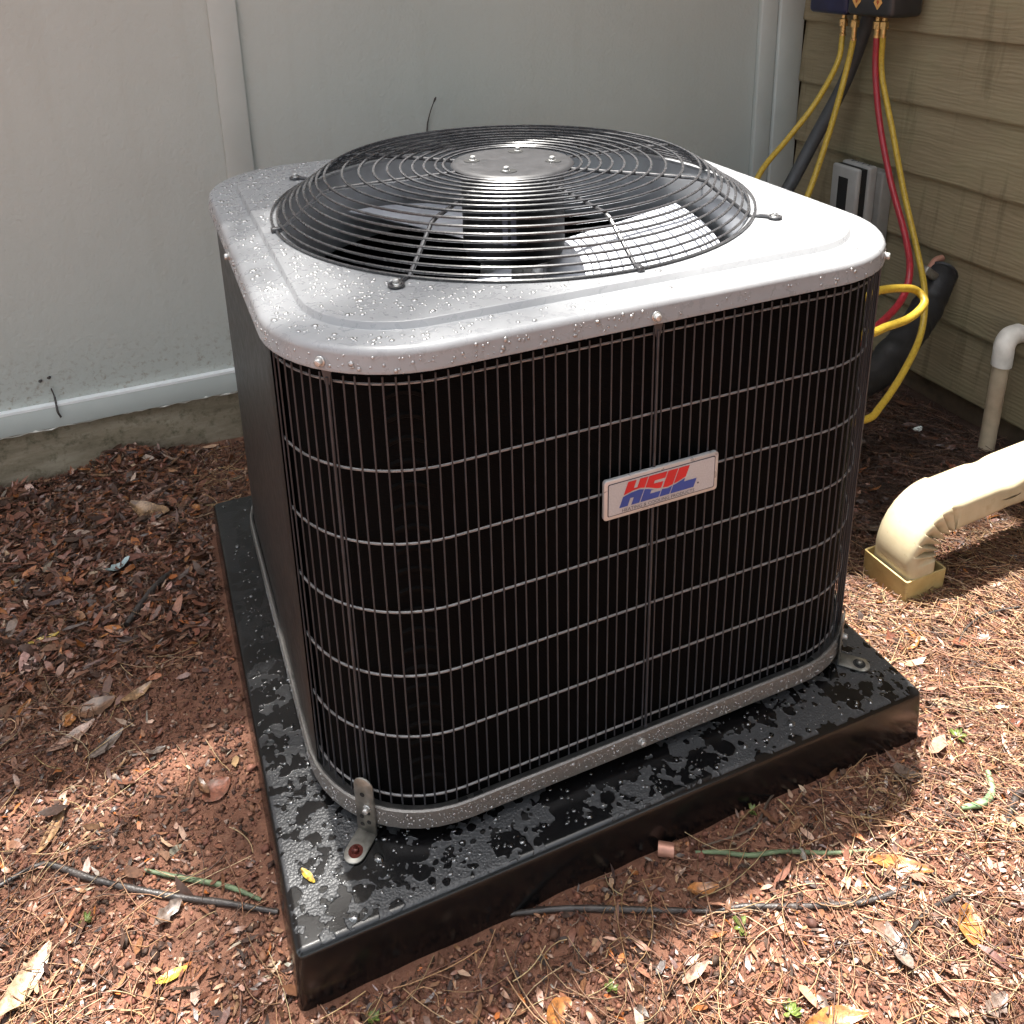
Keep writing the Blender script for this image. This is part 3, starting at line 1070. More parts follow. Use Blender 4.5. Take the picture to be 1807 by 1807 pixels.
# ---- motor and fan
mot = obj('fan_motor', MB().lathe([(.02, .679), (.066, .678), (.073, .672), (.074, .56), (.070, .552), (.02, .550)], n=48, cap0=True, cap1=True), M['motor'], ac, smooth=True)
for dx in (-122, -113):
    a0 = math.radians(dx)
    m_ = MB()
    m_.rings([[(.0745 * math.cos(a0 + t), .0745 * math.sin(a0 + t), z) for t in (-.05, -.025, 0, .025, .05)] for z in (.585, .648)], closed=False)
    obj('sticker', m_, M['sticker'], mot)
fan = obj('fan_hub', MB().lathe([(.012, .55), (.045, .545), (.05, .53), (.05, .515), (.02, .51)], n=32, cap0=True, cap1=True), M['steel'], ac, smooth=True)
for k in range(3):
    a0 = math.radians(-24 + 120 * k)
    rows = []
    for i in range(11):
        rr_ = .045 + (.305 - .045) * i / 10
        w_ = math.radians(54 + 10 * (i / 10) ** .8)
        rw = []
        for j in range(13):
            u = j / 12
            t = a0 + (u - .5) * w_
            rw.append((rr_ * math.cos(t), rr_ * math.sin(t), 1.0 * (.516 + .056 * u * (0.65 + .35 * i / 10) + .004 * math.sin(PI * u))))
        rows.append(rw)
    top_ = rows
    bot_ = [[(p[0], p[1], p[2] - .0016) for p in r] for r in rows]
    m_ = MB()
    m_.rings(top_, closed=False)
    m_.rings(bot_, closed=False)
    obj('fan_blade', m_, M['blade'], fan, smooth=True)

# ---- tie-down brackets
def bracket(ang, flip, base_r):
    c, s = math.cos(ang), math.sin(ang)
    n_ = Vector((c, s, 0))
    t_ = Vector((-s, c, 0))
    px, py = rrect(ang, -.0025)
    o_ = Vector((px, py, 0))
    def up(x, z, d):
        return o_ + t_ * x + n_ * d + Vector((0, 0, z))
    m_ = MB()
    poly = [(-.0125, .003), (.0125, .003), (.0125, .068)] + [(.0125 * math.cos(t), .072 + .0125 * math.sin(t)) for t in [PI * k / 8 for k in range(9)]] + [(-.0125, .068)]
    m_.prism(poly, up, 0.0, .0022)
    br = obj('bracket', m_, M['bracket'], ac, bevel=.0004, segs=1)
    f_ = MB()
    poly = [(-.0125, .0), (.0125, .0), (.0125, .030)] + [(.0125 * math.cos(t), .030 + .0125 * math.sin(t)) for t in [PI * k / 8 for k in range(9)]] + [(-.0125, .030)]
    f_.prism(poly, lambda x, y, d: o_ + t_ * x + n_ * y + Vector((0, 0, .0018 + d)), 0, .0022)
    obj('bracket_foot', f_, M['bracket'], br, bevel=.0004, segs=1)
    q = n_.to_track_quat('Z', 'Y').to_matrix()
    for (x, z, r) in ((-.002, .060, .003), (.004, .020, .0028), (-.005, .026, .0028), (.004, .034, .0028), (-.005, .014, .0028)):
        obj('slot', MB().lathe([(r, 0), (r, .0004)], up(x, z, .0023), 12, q, cap0=True, cap1=True), M['void'], br)
    screw(up(.003, .041, .0022), n_, .0040, 'screw', parent=br)
    obj('anchor_hole', MB().lathe([(.0085, 0), (.0085, .0004)], o_ + n_ * .028 + Vector((0, 0, .0041)), 20, cap0=True, cap1=True), M['rust' if not flip else 'void'], br)
    screw(o_ + n_ * .028 + Vector((0, 0, .0030)), (0, 0, 1), .0042, 'anchor_screw', 'rust' if not flip else 'bracket', parent=br)


bracket(math.radians(-134.5), False, 0)
bracket(math.radians(-49), True, 0)

# ---- name plate
bx, bz, by = .0065, .3945, -B + .0015
BW, BH = .0752, .0255


def plate(x, z, d):
    return Vector((bx + x, by - d, bz + z))


def rpoly(w, h, r, n=5):
    o_ = []
    for (sx, sy, t0) in ((1, 1, 0), (-1, 1, 90), (-1, -1, 180), (1, -1, 270)):
        for k in range(n + 1):
            t = math.radians(t0 + 90 * k / n)
            o_.append((sx * (w - r) + r * math.cos(t), sy * (h - r) + r * math.sin(t)))
    return o_


npl = obj('name_plate', MB().prism(rpoly(BW, BH, .004), plate, -.003, .0020), M['badge_rim'], ac, bevel=.0008, segs=2)
obj('plate_line', MB().prism(rpoly(BW - .0045, BH - .0045, .0022), plate, .0019, .0023), M['ink'], npl)
obj('plate_face', MB().prism(rpoly(BW - .0056, BH - .0056, .0016), plate, .0022, .0026), M['badge'], npl)
LX0, LX1, LZ0, LZ1, SH = -.0510, .0480, -.0125, .0185, .011


def wave(u):
    xs = [0, .1, .2, .32, .45, .6, .72, .87, 1.0]
    ys = [.46, .55, .585, .50, .36, .30, .40, .60, .68]
    return float(np.interp(u, xs, ys))


letters = {'H': [(0, .11, 0, 1), (.11, .155, .30, .68), (.155, .262, 0, 1)],
           'E': [(.274, .375, 0, 1), (.375, .515, 0, .25), (.375, .505, .37, .63), (.375, .515, .75, 1)],
           'I': [(.527, .66, 0, 1)],
           'L': [(.672, .815, 0, 1), (.815, .99, 0, .36)]}


def lp(u, v, d):
    return plate(LX0 + u * (LX1 - LX0) + SH * (v - .5), LZ0 + v * (LZ1 - LZ0), d)


for ch, rects in letters.items():
    for colr in ('red', 'blue'):
        m_ = MB()
        any_ = False
        for (u0, u1, v0, v1) in rects:
            n = max(2, int((u1 - u0) / .012))
            for i in range(n):
                ua, ub = u0 + (u1 - u0) * i / n, u0 + (u1 - u0) * (i + 1) / n
                if colr == 'red':
                    la, lb, ha, hb = max(v0, wave(ua) + .03), max(v0, wave(ub) + .03), v1, v1
                else:
                    la, lb, ha, hb = v0, v0, min(v1, wave(ua) - .03), min(v1, wave(ub) - .03)
                if ha - la < .01 and hb - lb < .01:
                    continue
                ha, hb = max(ha, la), max(hb, lb)
                m_.add([lp(ua, la, .0030), lp(ub, lb, .0030), lp(ub, hb, .0030), lp(ua, ha, .0030)], [(0, 1, 2, 3)])
                any_ = True
        if any_:
            obj('letter', m_, M[colr], npl)


def text_part(body, size, loc, mat, parent, sx=1.0):
    cu = bpy.data.curves.new('lettering', 'FONT')
    cu.body = body
    cu.size = size
    cu.align_x = 'CENTER'
    cu.resolution_u = 2
    tmp = bpy.data.objects.new('lettering_tmp', cu)
    col.objects.link(tmp)
    bpy.context.view_layer.update()
    dg = bpy.context.evaluated_depsgraph_get()
    me = bpy.data.meshes.new_from_object(tmp.evaluated_get(dg))
    bpy.data.objects.remove(tmp)
    m_ = MB()
    m_.add([(loc[0] + v.co.x * sx, loc[1], loc[2] + v.co.y) for v in me.vertices], [tuple(p.vertices) for p in me.polygons])
    return obj('lettering', m_, mat, parent)


text_part('HEATING & COOLING PRODUCTS', .0062, (bx - .005, by - .0030, bz - .0188), M['ink'], npl, 1.0)
obj('registered_mark', MB().lathe([(.0011, 0), (.0011, .0003)], plate(.0475, -.0085, .0028), 12, Matrix.Rotation(PI / 2, 3, 'X'), cap0=True, cap1=True), M['ink'], npl)

# ================================================================== THINGS ON THE RIGHT WALL
# ---- gauge manifold hung on the siding
mf = thing('gauge_manifold', (1.12, .52, .79), 'blue and black gauge manifold with brass ports hanging on the siding', 'manifold')
obj('cover', MB().span(1.075, 1.165, .535, .665, .792, .90), M['mblue'], mf, bevel=.012, segs=4)
obj('cover', MB().span(1.070, 1.165, .392, .530, .795, .90), M['mblack'], mf, bevel=.012, segs=4)
for y in (.60, .46):
    obj('gauge', MB().lathe([(.001, 0), (.045, 0), (.048, .004), (.048, .03), (.001, .03)], (1.11, y, .955), 32, Matrix.Rotation(-PI / 2, 3, 'Y'), cap0=True, cap1=True), M['mblack'], mf, smooth=True)
    obj('gauge_face', MB().lathe([(.043, 0), (.043, .001)], (1.079, y, .955), 32, Matrix.Rotation(-PI / 2, 3, 'Y'), cap0=True, cap1=True), M['white_edge'], mf)
for y in (.497, .432):
    d = obj('sticker', MB().prism([(0, -.016), (.013, 0), (0, .016), (-.013, 0)], lambda a, b, c: Vector((1.0692 - c, y + a, .828 + b)), 0, .0008), M['diamond'], mf)
    obj('sticker_mark', MB().prism([(0, -.006), (.004, 0), (0, .007), (-.004, 0)], lambda a, b, c: Vector((1.0683 - c, y + a, .829 + b)), 0, .0005), M['mark'], d)
obj('hanging_hook', MB().tube([(1.15, .53, .88), (1.15, .53, 1.02), (1.165, .53, 1.06), (1.179, .53, 1.055)], .004, 8), M['steel'], mf, smooth=True)
for (x, y, z0, z1) in ((1.10, .566, .745, .795), (1.10, .529, .737, .795), (1.10, .4575, .750, .797), (1.106, .4445, .751, .797)):
    m_ = MB()
    m_.lathe([(.006, z1), (.006, z1 - .012), (.0105, z1 - .014), (.0105, z1 - .030)], (x, y, 0), 6, cap0=True, cap1=True)
    m_.lathe([(.0062, z1 - .029), (.0062, z0 + .004), (.0075, z0 + .003), (.0075, z0 - .003)], (x, y, 0), 14, cap0=True, cap1=True)
    obj('brass_fitting', m_, M['brass'], mf, smooth=True, angle=30)


def hose(name, pts, r, mat, label, cat='hose', group='refrigerant hoses on the right wall'):
    o = obj(name, MB().tube(spline(pts, 8), r, 12), mat, None, smooth=True)
    return tag(o, label, cat, group)


hose('refrigerant_hose', [(1.1, .566, .742), (1.08, .552, .682), (1.0, .524, .598), (.92, .518, .52), (.82, .487, .453), (.72, .42, .36), (.60, .36, .20), (.50, .33, .12)], .0066, M['yhose'],
     'leftmost yellow hose slanting from the manifold behind the lid')
hose('refrigerant_hose', [(1.1, .529, .735), (1.09, .53, .671), (1.05, .517, .554), (1.0, .496, .454), (.95, .469, .39), (.86, .42, .30), (.70, .38, .16), (.55, .34, .08)], .0072, M['yhose'],
     'yellow hose in front of the thick grey hose')
hose('vacuum_hose', [(1.150, .517, .85), (1.15, .537, .791), (1.135, .578, .634), (1.08, .604, .493), (1.0, .59, .382), (.9, .56, .28), (.8, .50, .12)], .0165, M['ghose'],
     'thick dark grey hose between the two left yellow hoses')
hose('refrigerant_hose', [(1.1, .4575, .749), (1.1, .449, .667), (1.08, .399, .559), (1.05, .32, .448), (1.0, .213, .354), (.95, .146, .308), (.9, .113, .266), (.8, .072, .245), (.68, .03, .235), (.5, .05, .22)], .0072, M['rhose'],
     'dark red hose hanging down the siding')
hose('refrigerant_hose', [(1.106, .4445, .75), (1.112, .442, .667), (1.1, .38, .547), (1.08, .307, .421), (1.05, .22, .306), (1.0, .145, .249), (.95, .098, .187), (.85, .039, .151), (.75, -.008, .122), (.68, -.035, .121), (.55, -.02, .13), (.45, .03, .14)], .0068, M['yhose'],
     'long yellow hose beside the red hose, curving down to the ground')
hose('refrigerant_hose', [(.46, .02, .33), (.56, -.01, .355), (.66, -.03, .370), (.70, -.019, .371), (.75, -.018, .366), (.80, -.010, .350), (.80, -.032, .333), (.75, -.048, .319), (.68, -.064, .322), (.60, -.085, .330), (.47, -.06, .34)], .0075, M['yhose'],
     'coiled loop of yellow hose beside the unit corner')

# ---- insulated line set coming out of the wall
LSP = [(1.176, .257, .235), (1.14, .236, .218), (1.085, .209, .176), (1.0, .171, .146), (.92, .143, .121), (.84, .121, .098), (.65, .11, .09), (.42, .12, .10)]
ls = thing('line_set', (.9, .1, .1), 'thick black insulated pipe running from the siding to the unit', 'pipe')
obj('insulation', MB().tube(spline(LSP, 8),
                            [(.026 if i < 2 else .0335) + random.uniform(-.0018, .0018) for i in range(8 * (len(LSP) - 1) + 1)], 16), M['rubber'], ls, smooth=True)
obj('copper_pipe', MB().tube(spline([(1.181, .268, .262), (1.16, .268, .258), (1.13, .258, .240)], 6), .008, 10), M['copper'], ls, smooth=True)
obj('tape_end', MB().box((1.10, .228, .252), (.045, .018, .02), Matrix.Rotation(.6, 3, 'Y')), M['bracket'], ls, bevel=.003)

# ---- electrical disconnect
db = thing('disconnect_box', (WX, .50, .30), 'grey electrical disconnect box with dark slots on the siding', 'electrical box')
obj('box_body', MB().span(1.146, 1.181, .437, .560, .20, .428), M['dboxd'], db, bevel=.005, segs=3)
obj('box_rim', MB().span(1.120, 1.148, .455, .552, .21, .441), M['dbox'], db, bevel=.008, segs=3)
obj('gap', MB().span(1.100, 1.121, .462, .548, .215, .434), M['void'], db)
obj('cover', MB().span(1.086, 1.101, .457, .545, .21, .438), M['dbox'], db, bevel=.006, segs=3)
obj('slot', MB().span(1.0855, 1.0866, .487, .519, .27, .410), M['void'], db)
for k_ in range(4):
    m_ = MB()
    y = .528 - k_ * .018
    m_.box((1.134, y, .4412), (.012, .002, .0006), Matrix.Rotation(.5, 3, 'Z'))
    m_.box((1.134, y - .004, .4413), (.012, .002, .0006), Matrix.Rotation(-.6, 3, 'Z'))
    obj('marking', m_, M['ink'], db)
obj('conduit', MB().tube([(1.155, .50, .205), (1.155, .50, .05), (1.15, .50, -.13)], .012, 12), M['dboxd'], db, smooth=True)

# ---- drain pipe with elbow
dp = thing('drain_pipe', (1.12, .036, -.12), 'beige plastic drain pipe with white elbow against the siding', 'pipe')
obj('pipe', MB().tube([(1.120, .038, -.16), (1.120, .035, .0), (1.120, .033, .135)], .0165, 20), M['pvc2'], dp, smooth=True)
m_ = MB()
path = [(1.120, .033, .108)] + [(1.120 + .028 * (1 - math.cos(t)), .033 + .001 * k_, .140 + .028 * math.sin(t)) for k_, t in enumerate([PI / 2 * j / 8 for j in range(9)])] + [(1.172, .042, .168)]
m_.tube(path, .0205, 22)
obj('elbow', m_, M['pvc'], dp, smooth=True)
obj('wall_stub', MB().tube([(1.165, .041, .168), (1.19, .042, .168)], .0165, 16), M['pvc2'], dp, smooth=True)

# ---- downspout elbow standing in its collar
ds = thing('downspout', (.62, -.22, GZ), 'tan metal downspout elbow with crimped underside lying right of the pad', 'downspout')


def rsec(hw, hh, r, n=5):
    o_ = []
    for (sx, sy, t0) in ((1, 1, 0), (-1, 1, 90), (-1, -1, 180), (1, -1, 270)):
        for k in range(n + 1):
            t = math.radians(t0 + 90 * k / n)
            o_.append((sx * (hw - r) + r * math.cos(t), sy * (hh - r) + r * math.sin(t)))
    return o_


def resample(P, n):
    P = [Vector((*p, 0)) for p in P]
    P.append(P[0])
    ln = [0]
    for i in range(len(P) - 1):
        ln.append(ln[-1] + (P[i + 1] - P[i]).length)
    out, j = [], 0
    for k in range(n):
        d = ln[-1] * k / n
        while ln[j + 1] < d:
            j += 1
        q = P[j].lerp(P[j + 1], (d - ln[j]) / max(1e-9, ln[j + 1] - ln[j]))
        out.append((q.x, q.y))
    return out


sec = resample(rsec(.043, .031, .013), 64)
cen = []
N1 = 6
for i in range(N1):
    cen.append(((.614, -.222, -.075 + .060 * i / N1), 0.0, 0))
RB = .074
NB = 140
for i in range(NB + 1):
    t = (PI / 2 - .06) * i / NB
    cen.append(((.614 + RB * (1 - math.cos(t)), -.222, -.015 + RB * math.sin(t)), t, i / NB))
ex, ez, et = cen[-1][0][0], cen[-1][0][2], cen[-1][1]
rings = []
for (c, t, f) in cen:
    tang = Vector((math.sin(t), 0, math.cos(t)))
    nrm = Vector((math.cos(t), 0, -math.sin(t)))         # towards the inside of the bend
    ring = []
    for (a, b) in sec:
        saw = 0.0
        if 0 < f < 1:
            saw = .0130 * (1 - (f * 7.0) % 1.0) ** 1.2 * min(1, f * 10, (1 - f) * 10)
        wgt = max(0, min(1, (b + .027) / .030))
        ring.append(Vector(c) + Vector((0, 1, 0)) * (a * (1 - saw * wgt / .043)) + nrm * (b - saw * wgt * max(0, b) / .031))
    rings.append(ring)
obj('elbow', MB().rings(rings, cap0=True), M['downspout'], ds, smooth=True, angle=35)
rings = []
for i in range(40):
    x = ex - .006 + .62 * i / 39
    z = ez - .001 + (x - ex) * math.tan(.06)
    dent = .006 * math.exp(-((x - ex - .115) / .018) ** 2)
    rings.append([Vector((x, -.222 + a * .965, z - b * .955 - dent * (1 if b < 0 else -.4))) for (a, b) in sec])
obj('straight_run', MB().rings(rings, cap0=True, cap1=True), M['downspout'], ds, smooth=True, angle=35)
cl = thing('drain_collar', (.618, -.218, GZ - .02), 'tan square plastic drain collar at the foot of the downspout', 'drain collar')
sqo, sqi = rsec(.0485, .0445, .004, 3), rsec(.0455, .0415, .003, 3)


def sqp(s, z, k=1.0):
    return [(.620 + b * k, -.2185 + a * k, z) for a, b in s]


obj('collar_wall', MB().rings([sqp(sqo, -.14, .97), sqp(sqo, -.036), sqp(sqi, -.036), sqp(sqi, -.14, .97)], loop=False), M['collar'], cl, smooth=True, angle=40)

# ================================================================== SMALL THINGS
def lying(name, pts, r, mat, label, cat, lift=0.0, group=None):
    P = []
    for (x, y) in pts:
        P.append((x, y, float(gz(x, y)) + lift + (r if not isinstance(r, list) else max(r))))
    sp = spline(P, 7)
    rr_ = [r * (1 - .35 * abs(2 * i / (len(sp) - 1) - 1) ** 3 + random.uniform(-.08, .08)) for i in range(len(sp))]
    o = obj(name, MB().tube(sp, rr_, 9), mat, None, smooth=True)
    return tag(o, label, cat, group)


lying('dark_root', [(-.78, -.186), (-.725, -.172), (-.7, -.183), (-.662, -.216), (-.618, -.249), (-.575, -.277), (-.515, -.315), (-.462, -.352)], .0042, M['cable'], 'long dark root crossing the soil left of the pad', 'root', -.0015)
lying('green_stem', [(-.602, -.233), (-.561, -.26), (-.513, -.294), (-.478, -.327)], .0031, M['twine'], 'green stem beside the dark root left of the pad', 'stem', .0)
lying('dark_root', [(-.225, -.463), (-.159, -.492), (-.088, -.523), (-.012, -.556)], .0036, M['cable'], 'straight glossy dark root poking out from the front of the pad', 'root', .0)
lying('dark_twig', [(-.005, -.560), (.028, -.568), (.081, -.591), (.151, -.615), (.201, -.624), (.262, -.626)], .0034, M['cable'], 'bent dark twig on the sunlit soil in front of the pad', 'twig', .0)
lying('green_stem', [(.010, -.497), (.038, -.509), (.068, -.525), (.109, -.536), (.162, -.555), (.217, -.573)], .0028, M['twine'], 'green stem lying in the pad shadow near the copper stub', 'stem', .001)
lying('green_stem', [(.355, -.579), (.388, -.585), (.411, -.577), (.428, -.556)], .0045, M['lgreen'], 'pale green curved stem in the sunlit litter on the right', 'stem', .002)
lying('wire_loop', [(.579, -.372), (.617, -.354), (.672, -.344), (.741, -.359), (.86, -.40)], .0018, M['cable'], 'thin black wire arching through the litter below the downspout', 'wire', .006)
lying('dark_twig', [(.39, -.617), (.427, -.598), (.449, -.594), (.50, -.60)], .0045, M['cable'], 'stubby dark twig beside the pale green stem', 'twig', .001)
lying('dark_twig', [(-.612, .222), (-.568, .294), (-.535, .333)], .0065, M['cable'], 'thick dark twig in the litter left of the pad', 'twig', .001)
lying('dark_twig', [(.14, -.69), (.2, -.66), (.27, -.655)], .0025, M['cable'], 'short thin twig in the bottom right litter', 'twig', .002)
lying('pale_twig', [(.02, -.495), (.09, -.50), (.135, -.475), (.17, -.46)], .0014, M['bark'], 'thin pale twig beside the pad front edge', 'twig', .004)
cp = obj('copper_stub', MB().rings([[Vector((-.028, -.474, -.064)) + Vector((.815 * d, -.58 * d, 0)) + (Vector((.58, .815, 0)) * math.cos(t) + Vector((0, 0, 1)) * math.sin(t)) * r for t in [2 * PI * k / 16 for k in range(16)]] for d, r in ((0, .006), (0, .0085), (.019, .0085), (.019, .006), (.002, .006))]), M['copper'], None, smooth=True, angle=40)
cp.location.z = float(gz(-.02, -.48)) + .0085
tag(cp, 'short copper pipe stub on the soil by the pad edge', 'pipe stub')


# ---- leaves one can pick out
def leaf_mesh(L, W, curl, tone, kind, seed):
    r = random.Random(seed)
    n = 9
    V, F, C = [], [], []
    bend = r.uniform(-.5, .5)
    for i in range(n):
        u = i / (n - 1)
        w = W * (math.sin(PI * min(1, u * .94 + .03)) ** (.75 if kind == 'broad' else .9)) * .5 + .0004
        if kind == 'jag':
            w *= 1.0 + r.uniform(-.4, .3)
        x = (u - .5) * L
        off = bend * L * .12 * math.sin(PI * u)
        lift = curl * L * (2 * u - 1) ** 2 * .5
        for j, s in enumerate((-1, -.5, 0, .5, 1)):
            V.append((x, off + w * s * r.uniform(.88, 1.08), lift + curl * .9 * w * abs(s) ** 1.5 - (.0006 if j == 2 else 0) + r.uniform(-.02, .02) * L))
            k = 1.0 if j != 2 else 1.25
            g = r.uniform(.55, 1.2)
            C.append([c * k * g for c in tone])
    for i in range(n - 1):
        for j in range(4):
            a = i * 5 + j
            F.append((a, a + 1, a + 6, a + 5))
    m = len(V)
    V += [(x, y, z - .0005) for x, y, z in V]
    C += [[c * .8 for c in q] for q in C]
    F += [tuple(reversed([m + k for k in f])) for f in F]
    return np.array(V), np.array(F), np.array(C)


TONES = {'brown': (.17, .085, .045), 'tan': (.34, .20, .10), 'orange': (.40, .16, .045), 'pink': (.40, .245, .18), 'grey': (.20, .155, .13), 'yellow': (.62, .42, .06), 'dark': (.06, .036, .024), 'red': (.21, .075, .045), 'pale': (.42, .30, .19), 'green': (.15, .20, .045)}


def leaf(name, x, y, L, W, rot, tone, label=None, curl=.25, kind='long', tilt=(0, 0), lift=.004, seed=None, cat='leaf', group=None, z=None):
    seed = seed if seed is not None else int(abs(x * 7919 + y * 104729) * 1000)
    V, F, C = leaf_mesh(L * .82, W * .8, curl * .8, TONES[tone], kind, seed)
    o = bulk(name, V, F, M['leaf'], C, smooth=True)
    o.location = (x, y, (float(gz(x, y)) if z is None else z) + lift * (.6 if z is None else 1))
    o.rotation_euler = (tilt[0], tilt[1], rot)
    return tag(o, label, cat, group)


leaf('fallen_leaf', -.552, .619, .085, .020, .55, 'pink', 'pale pink narrow leaf lying near the concrete base', tilt=(.5, 0), lift=.012)
leaf('fallen_leaf', -.560, .555, .105, .045, -.65, 'tan', 'tan curled broad leaf below the pale pink leaf', kind='broad', curl=.4, tilt=(.35, .1), lift=.016)
leaf('fallen_leaf', -.478, .514, .034, .016, -1.0, 'orange', 'small bright orange leaf near the back corner of the pad', kind='broad', tilt=(.5, 0), lift=.014)
leaf('fallen_leaf', -.748, .672, .050, .030, 1.4, 'grey', 'grey pointed leaf standing by the concrete base', kind='broad', tilt=(.7, .2), lift=.018)
leaf('fallen_leaf', -.69, .018, .085, .022, .50, 'pink', 'pink ridged leaf at the left edge of the bare soil', tilt=(.3, 0), lift=.010)
leaf('fallen_leaf', -.645, -.015, .070, .020, .65, 'grey', 'dark wet leaf beside the pink ridged leaf', tilt=(.2, 0), lift=.008)
leaf('fallen_leaf', -.708, -.124, .095, .018, 1.15, 'tan', 'long tan leaf strip on the left soil', curl=.15, lift=.008)
leaf('fallen_leaf', -.602, .063, .060, .018, .45, 'tan', 'tan pointed leaf left of the pad', lift=.010, tilt=(.3, 0))
leaf('fallen_leaf', -.66, .063, .070, .036, .1, 'brown', 'wide brown leaf left of the tan pointed leaf', kind='broad', lift=.010, tilt=(.25, .0))
leaf('fallen_leaf', -.694, .052, .030, .018, 1.2, 'orange', 'orange leaf scrap above the pink ridged leaf', kind='jag', lift=.010, tilt=(.3, 0))
leaf('fallen_leaf', .245, -.688, .062, .036, .75, 'orange', 'orange and tan oval leaf at the bottom right', kind='broad', lift=.010, tilt=(.2, .1))
leaf('fallen_leaf', .334, -.509, .052, .030, -.3, 'grey', 'grey crumpled leaf near the front corner of the pad', kind='jag', lift=.008, tilt=(.2, .3))
leaf('fallen_leaf', -.728, -.317, .10, .030, .95, 'pale', 'pale split leaf at the bottom left corner', kind='broad', lift=.012, tilt=(.3, .1))
leaf('fallen_leaf', .152, -.675, .065, .028, 1.3, 'grey', 'grey bark curl at the bottom right', kind='jag', curl=.4, lift=.008, tilt=(.2, .1))
leaf('fallen_leaf', -.212, -.577, .040, .028, .3, 'orange', 'round orange leaf half buried in front of the pad', kind='broad', lift=.006, tilt=(.4, .1))
leaf('fallen_leaf', .044, -.700, .085, .022, -.25, 'orange', 'long orange leaf at the bottom edge', lift=.008, tilt=(.3, 0))
leaf('fallen_leaf', .228, -.603, .090, .020, -.65, 'orange', 'slender orange leaf beside the bent dark twig', lift=.010, tilt=(.3, 0))
leaf('fallen_leaf', -.005, -.535, .045, .018, -.35, 'orange', 'jagged orange leaf over the glossy dark root', kind='jag', lift=.010, tilt=(.3, 0))
leaf('fallen_leaf', .603, -.375, .075, .028, -.25, 'red', 'wide reddish leaf under the thin black wire', kind='broad', lift=.010, tilt=(.1, .0))
leaf('fallen_leaf', .45, -.40, .045, .020, .35, 'tan', 'tan leaf beside the right edge of the pad', kind='broad', lift=.008, tilt=(.2, .0))
leaf('fallen_leaf', .50, -.47, .10, .014, -.55, 'pale', 'long pale bark strip right of the pad', lift=.008)
leaf('fallen_leaf', .62, -.47, .06, .026, .2, 'orange', 'orange leaf at the right edge of the picture', kind='broad', lift=.008, tilt=(.2, .0))
leaf('fallen_leaf', -.427, -.382, .030, .009, -1.15, 'yellow', 'yellow leaf stuck to the wet pad top', curl=.05, z=0.0, lift=.0018, tilt=(0, 0))
leaf('fallen_leaf', -.58, -.37, .04, .014, .1, 'yellow', 'small yellow leaf on the lower left soil', kind='broad', lift=.006)
leaf('fallen_leaf', -.735, .243, .055, .012, .15, 'yellow', 'narrow yellow leaf in the left litter', lift=.010, tilt=(.3, 0))
leaf('fallen_leaf', -.51, -.155, .050, .042, .6, 'red', 'crumpled reddish leaf on the bare soil by the pad', kind='broad', curl=.08, lift=.006)
tb = leaf('plastic_scrap', -.621, .379, .055, .026, .5, 'grey', 'grey green plastic scrap folded in the left litter', curl=.7, kind='jag', cat='scrap', lift=.012)
tb.data.materials[0] = M['teal_bit']
wb = leaf('plastic_scrap', 1.045, .155, .035, .020, .2, 'pale', 'small white plastic scrap on the shaded soil by the siding', curl=.6, kind='broad', cat='scrap', lift=.012)
wb.data.materials[0] = M['white_bit']

# ---- weeds
for i, (x, y, s, lab) in enumerate(((.012, -.587, .020, 'green seedling touching the dark twig in front of the pad'), (-.151, -.581, .013, 'tiny green seedling in front of the pad corner'),
                                    (.007, -.675, .020, 'green seedling at the bottom edge right of the middle'), (.439, -.498, .020, 'yellow green seedling right of the pad corner'),
                                    (-.667, -.268, .014, 'pale green seedling on the lower left soil'), (-.389, -.503, .013, 'bright green seedling below the front pad corner'), (.107, -.478, .014, 'green seedling in the shade of the pad front'))):
    rg = random.Random(i + 50)
    s *= .7
    Vs, Fs, Cs = [], [], []
    nn = 0
    for k in range(11):
        V, F, C = leaf_mesh(s * rg.uniform(.6, 1.0), s * .26, .25, TONES['green'], 'long', 900 + 10 * i + k)
        a = rg.uniform(0, 6.28)
        Rm = np.array(Matrix.Rotation(a, 3, 'Z') @ Matrix.Rotation(rg.uniform(-.7, -.1), 3, 'Y'))
        V = (V + np.array([s * .45, 0, 0])) @ Rm.T + np.array([0, 0, s * .2])
        Vs.append(V)
        Fs.append(F + nn)
        Cs.append(C)
        nn += len(V)
    o = bulk('seedling', np.concatenate(Vs), np.concatenate(Fs), M['leaf'], np.concatenate(Cs), smooth=True)
    o.location = (x, y, float(gz(x, y)) + .003)
    tag(o, lab, 'seedling', 'seedlings in the soil')

# ---- bits on the back wall
lt = obj('wall_tendril', MB().tube(spline([(.136, WY - .003, .555), (.139, WY - .004, .580), (.147, WY - .010, .612), (.158, WY - .016, .640)], 6), [.0015] * 8 + [.0012] * 8 + [.0022, .0026, .0012], 6), M['cable'], None, smooth=True)
tag(lt, 'thin dark tendril clinging to the panel wall above the grille', 'tendril')
lt = obj('wall_tendril', MB().tube(spline([(-.722, WY - .003, .096), (-.718, WY - .008, .075), (-.716, WY - .023, .050), (-.712, WY - .023, .035)], 6), [.0014] * 6 + [.0022] * 13, 6), M['cable'], None, smooth=True)
tag(lt, 'dark stub sticking out over the white drip edge', 'stub')
for (x, z, lab) in ((-.739, .117, 'lower dark insect speck on the left panel'), (-.722, .121, 'paler insect speck beside the dark one on the panel')):
    m_ = MB().lathe([(.0005, -.004), (.003, -.002), (.0035, 0), (.0025, .003), (.0005, .0045)], (x, WY - .003, z), 8, Matrix.Rotation(1.1, 3, 'Y'), cap0=True, cap1=True)
    tag(obj('insect', m_, M['cable'], None, smooth=True), lab, 'insect')

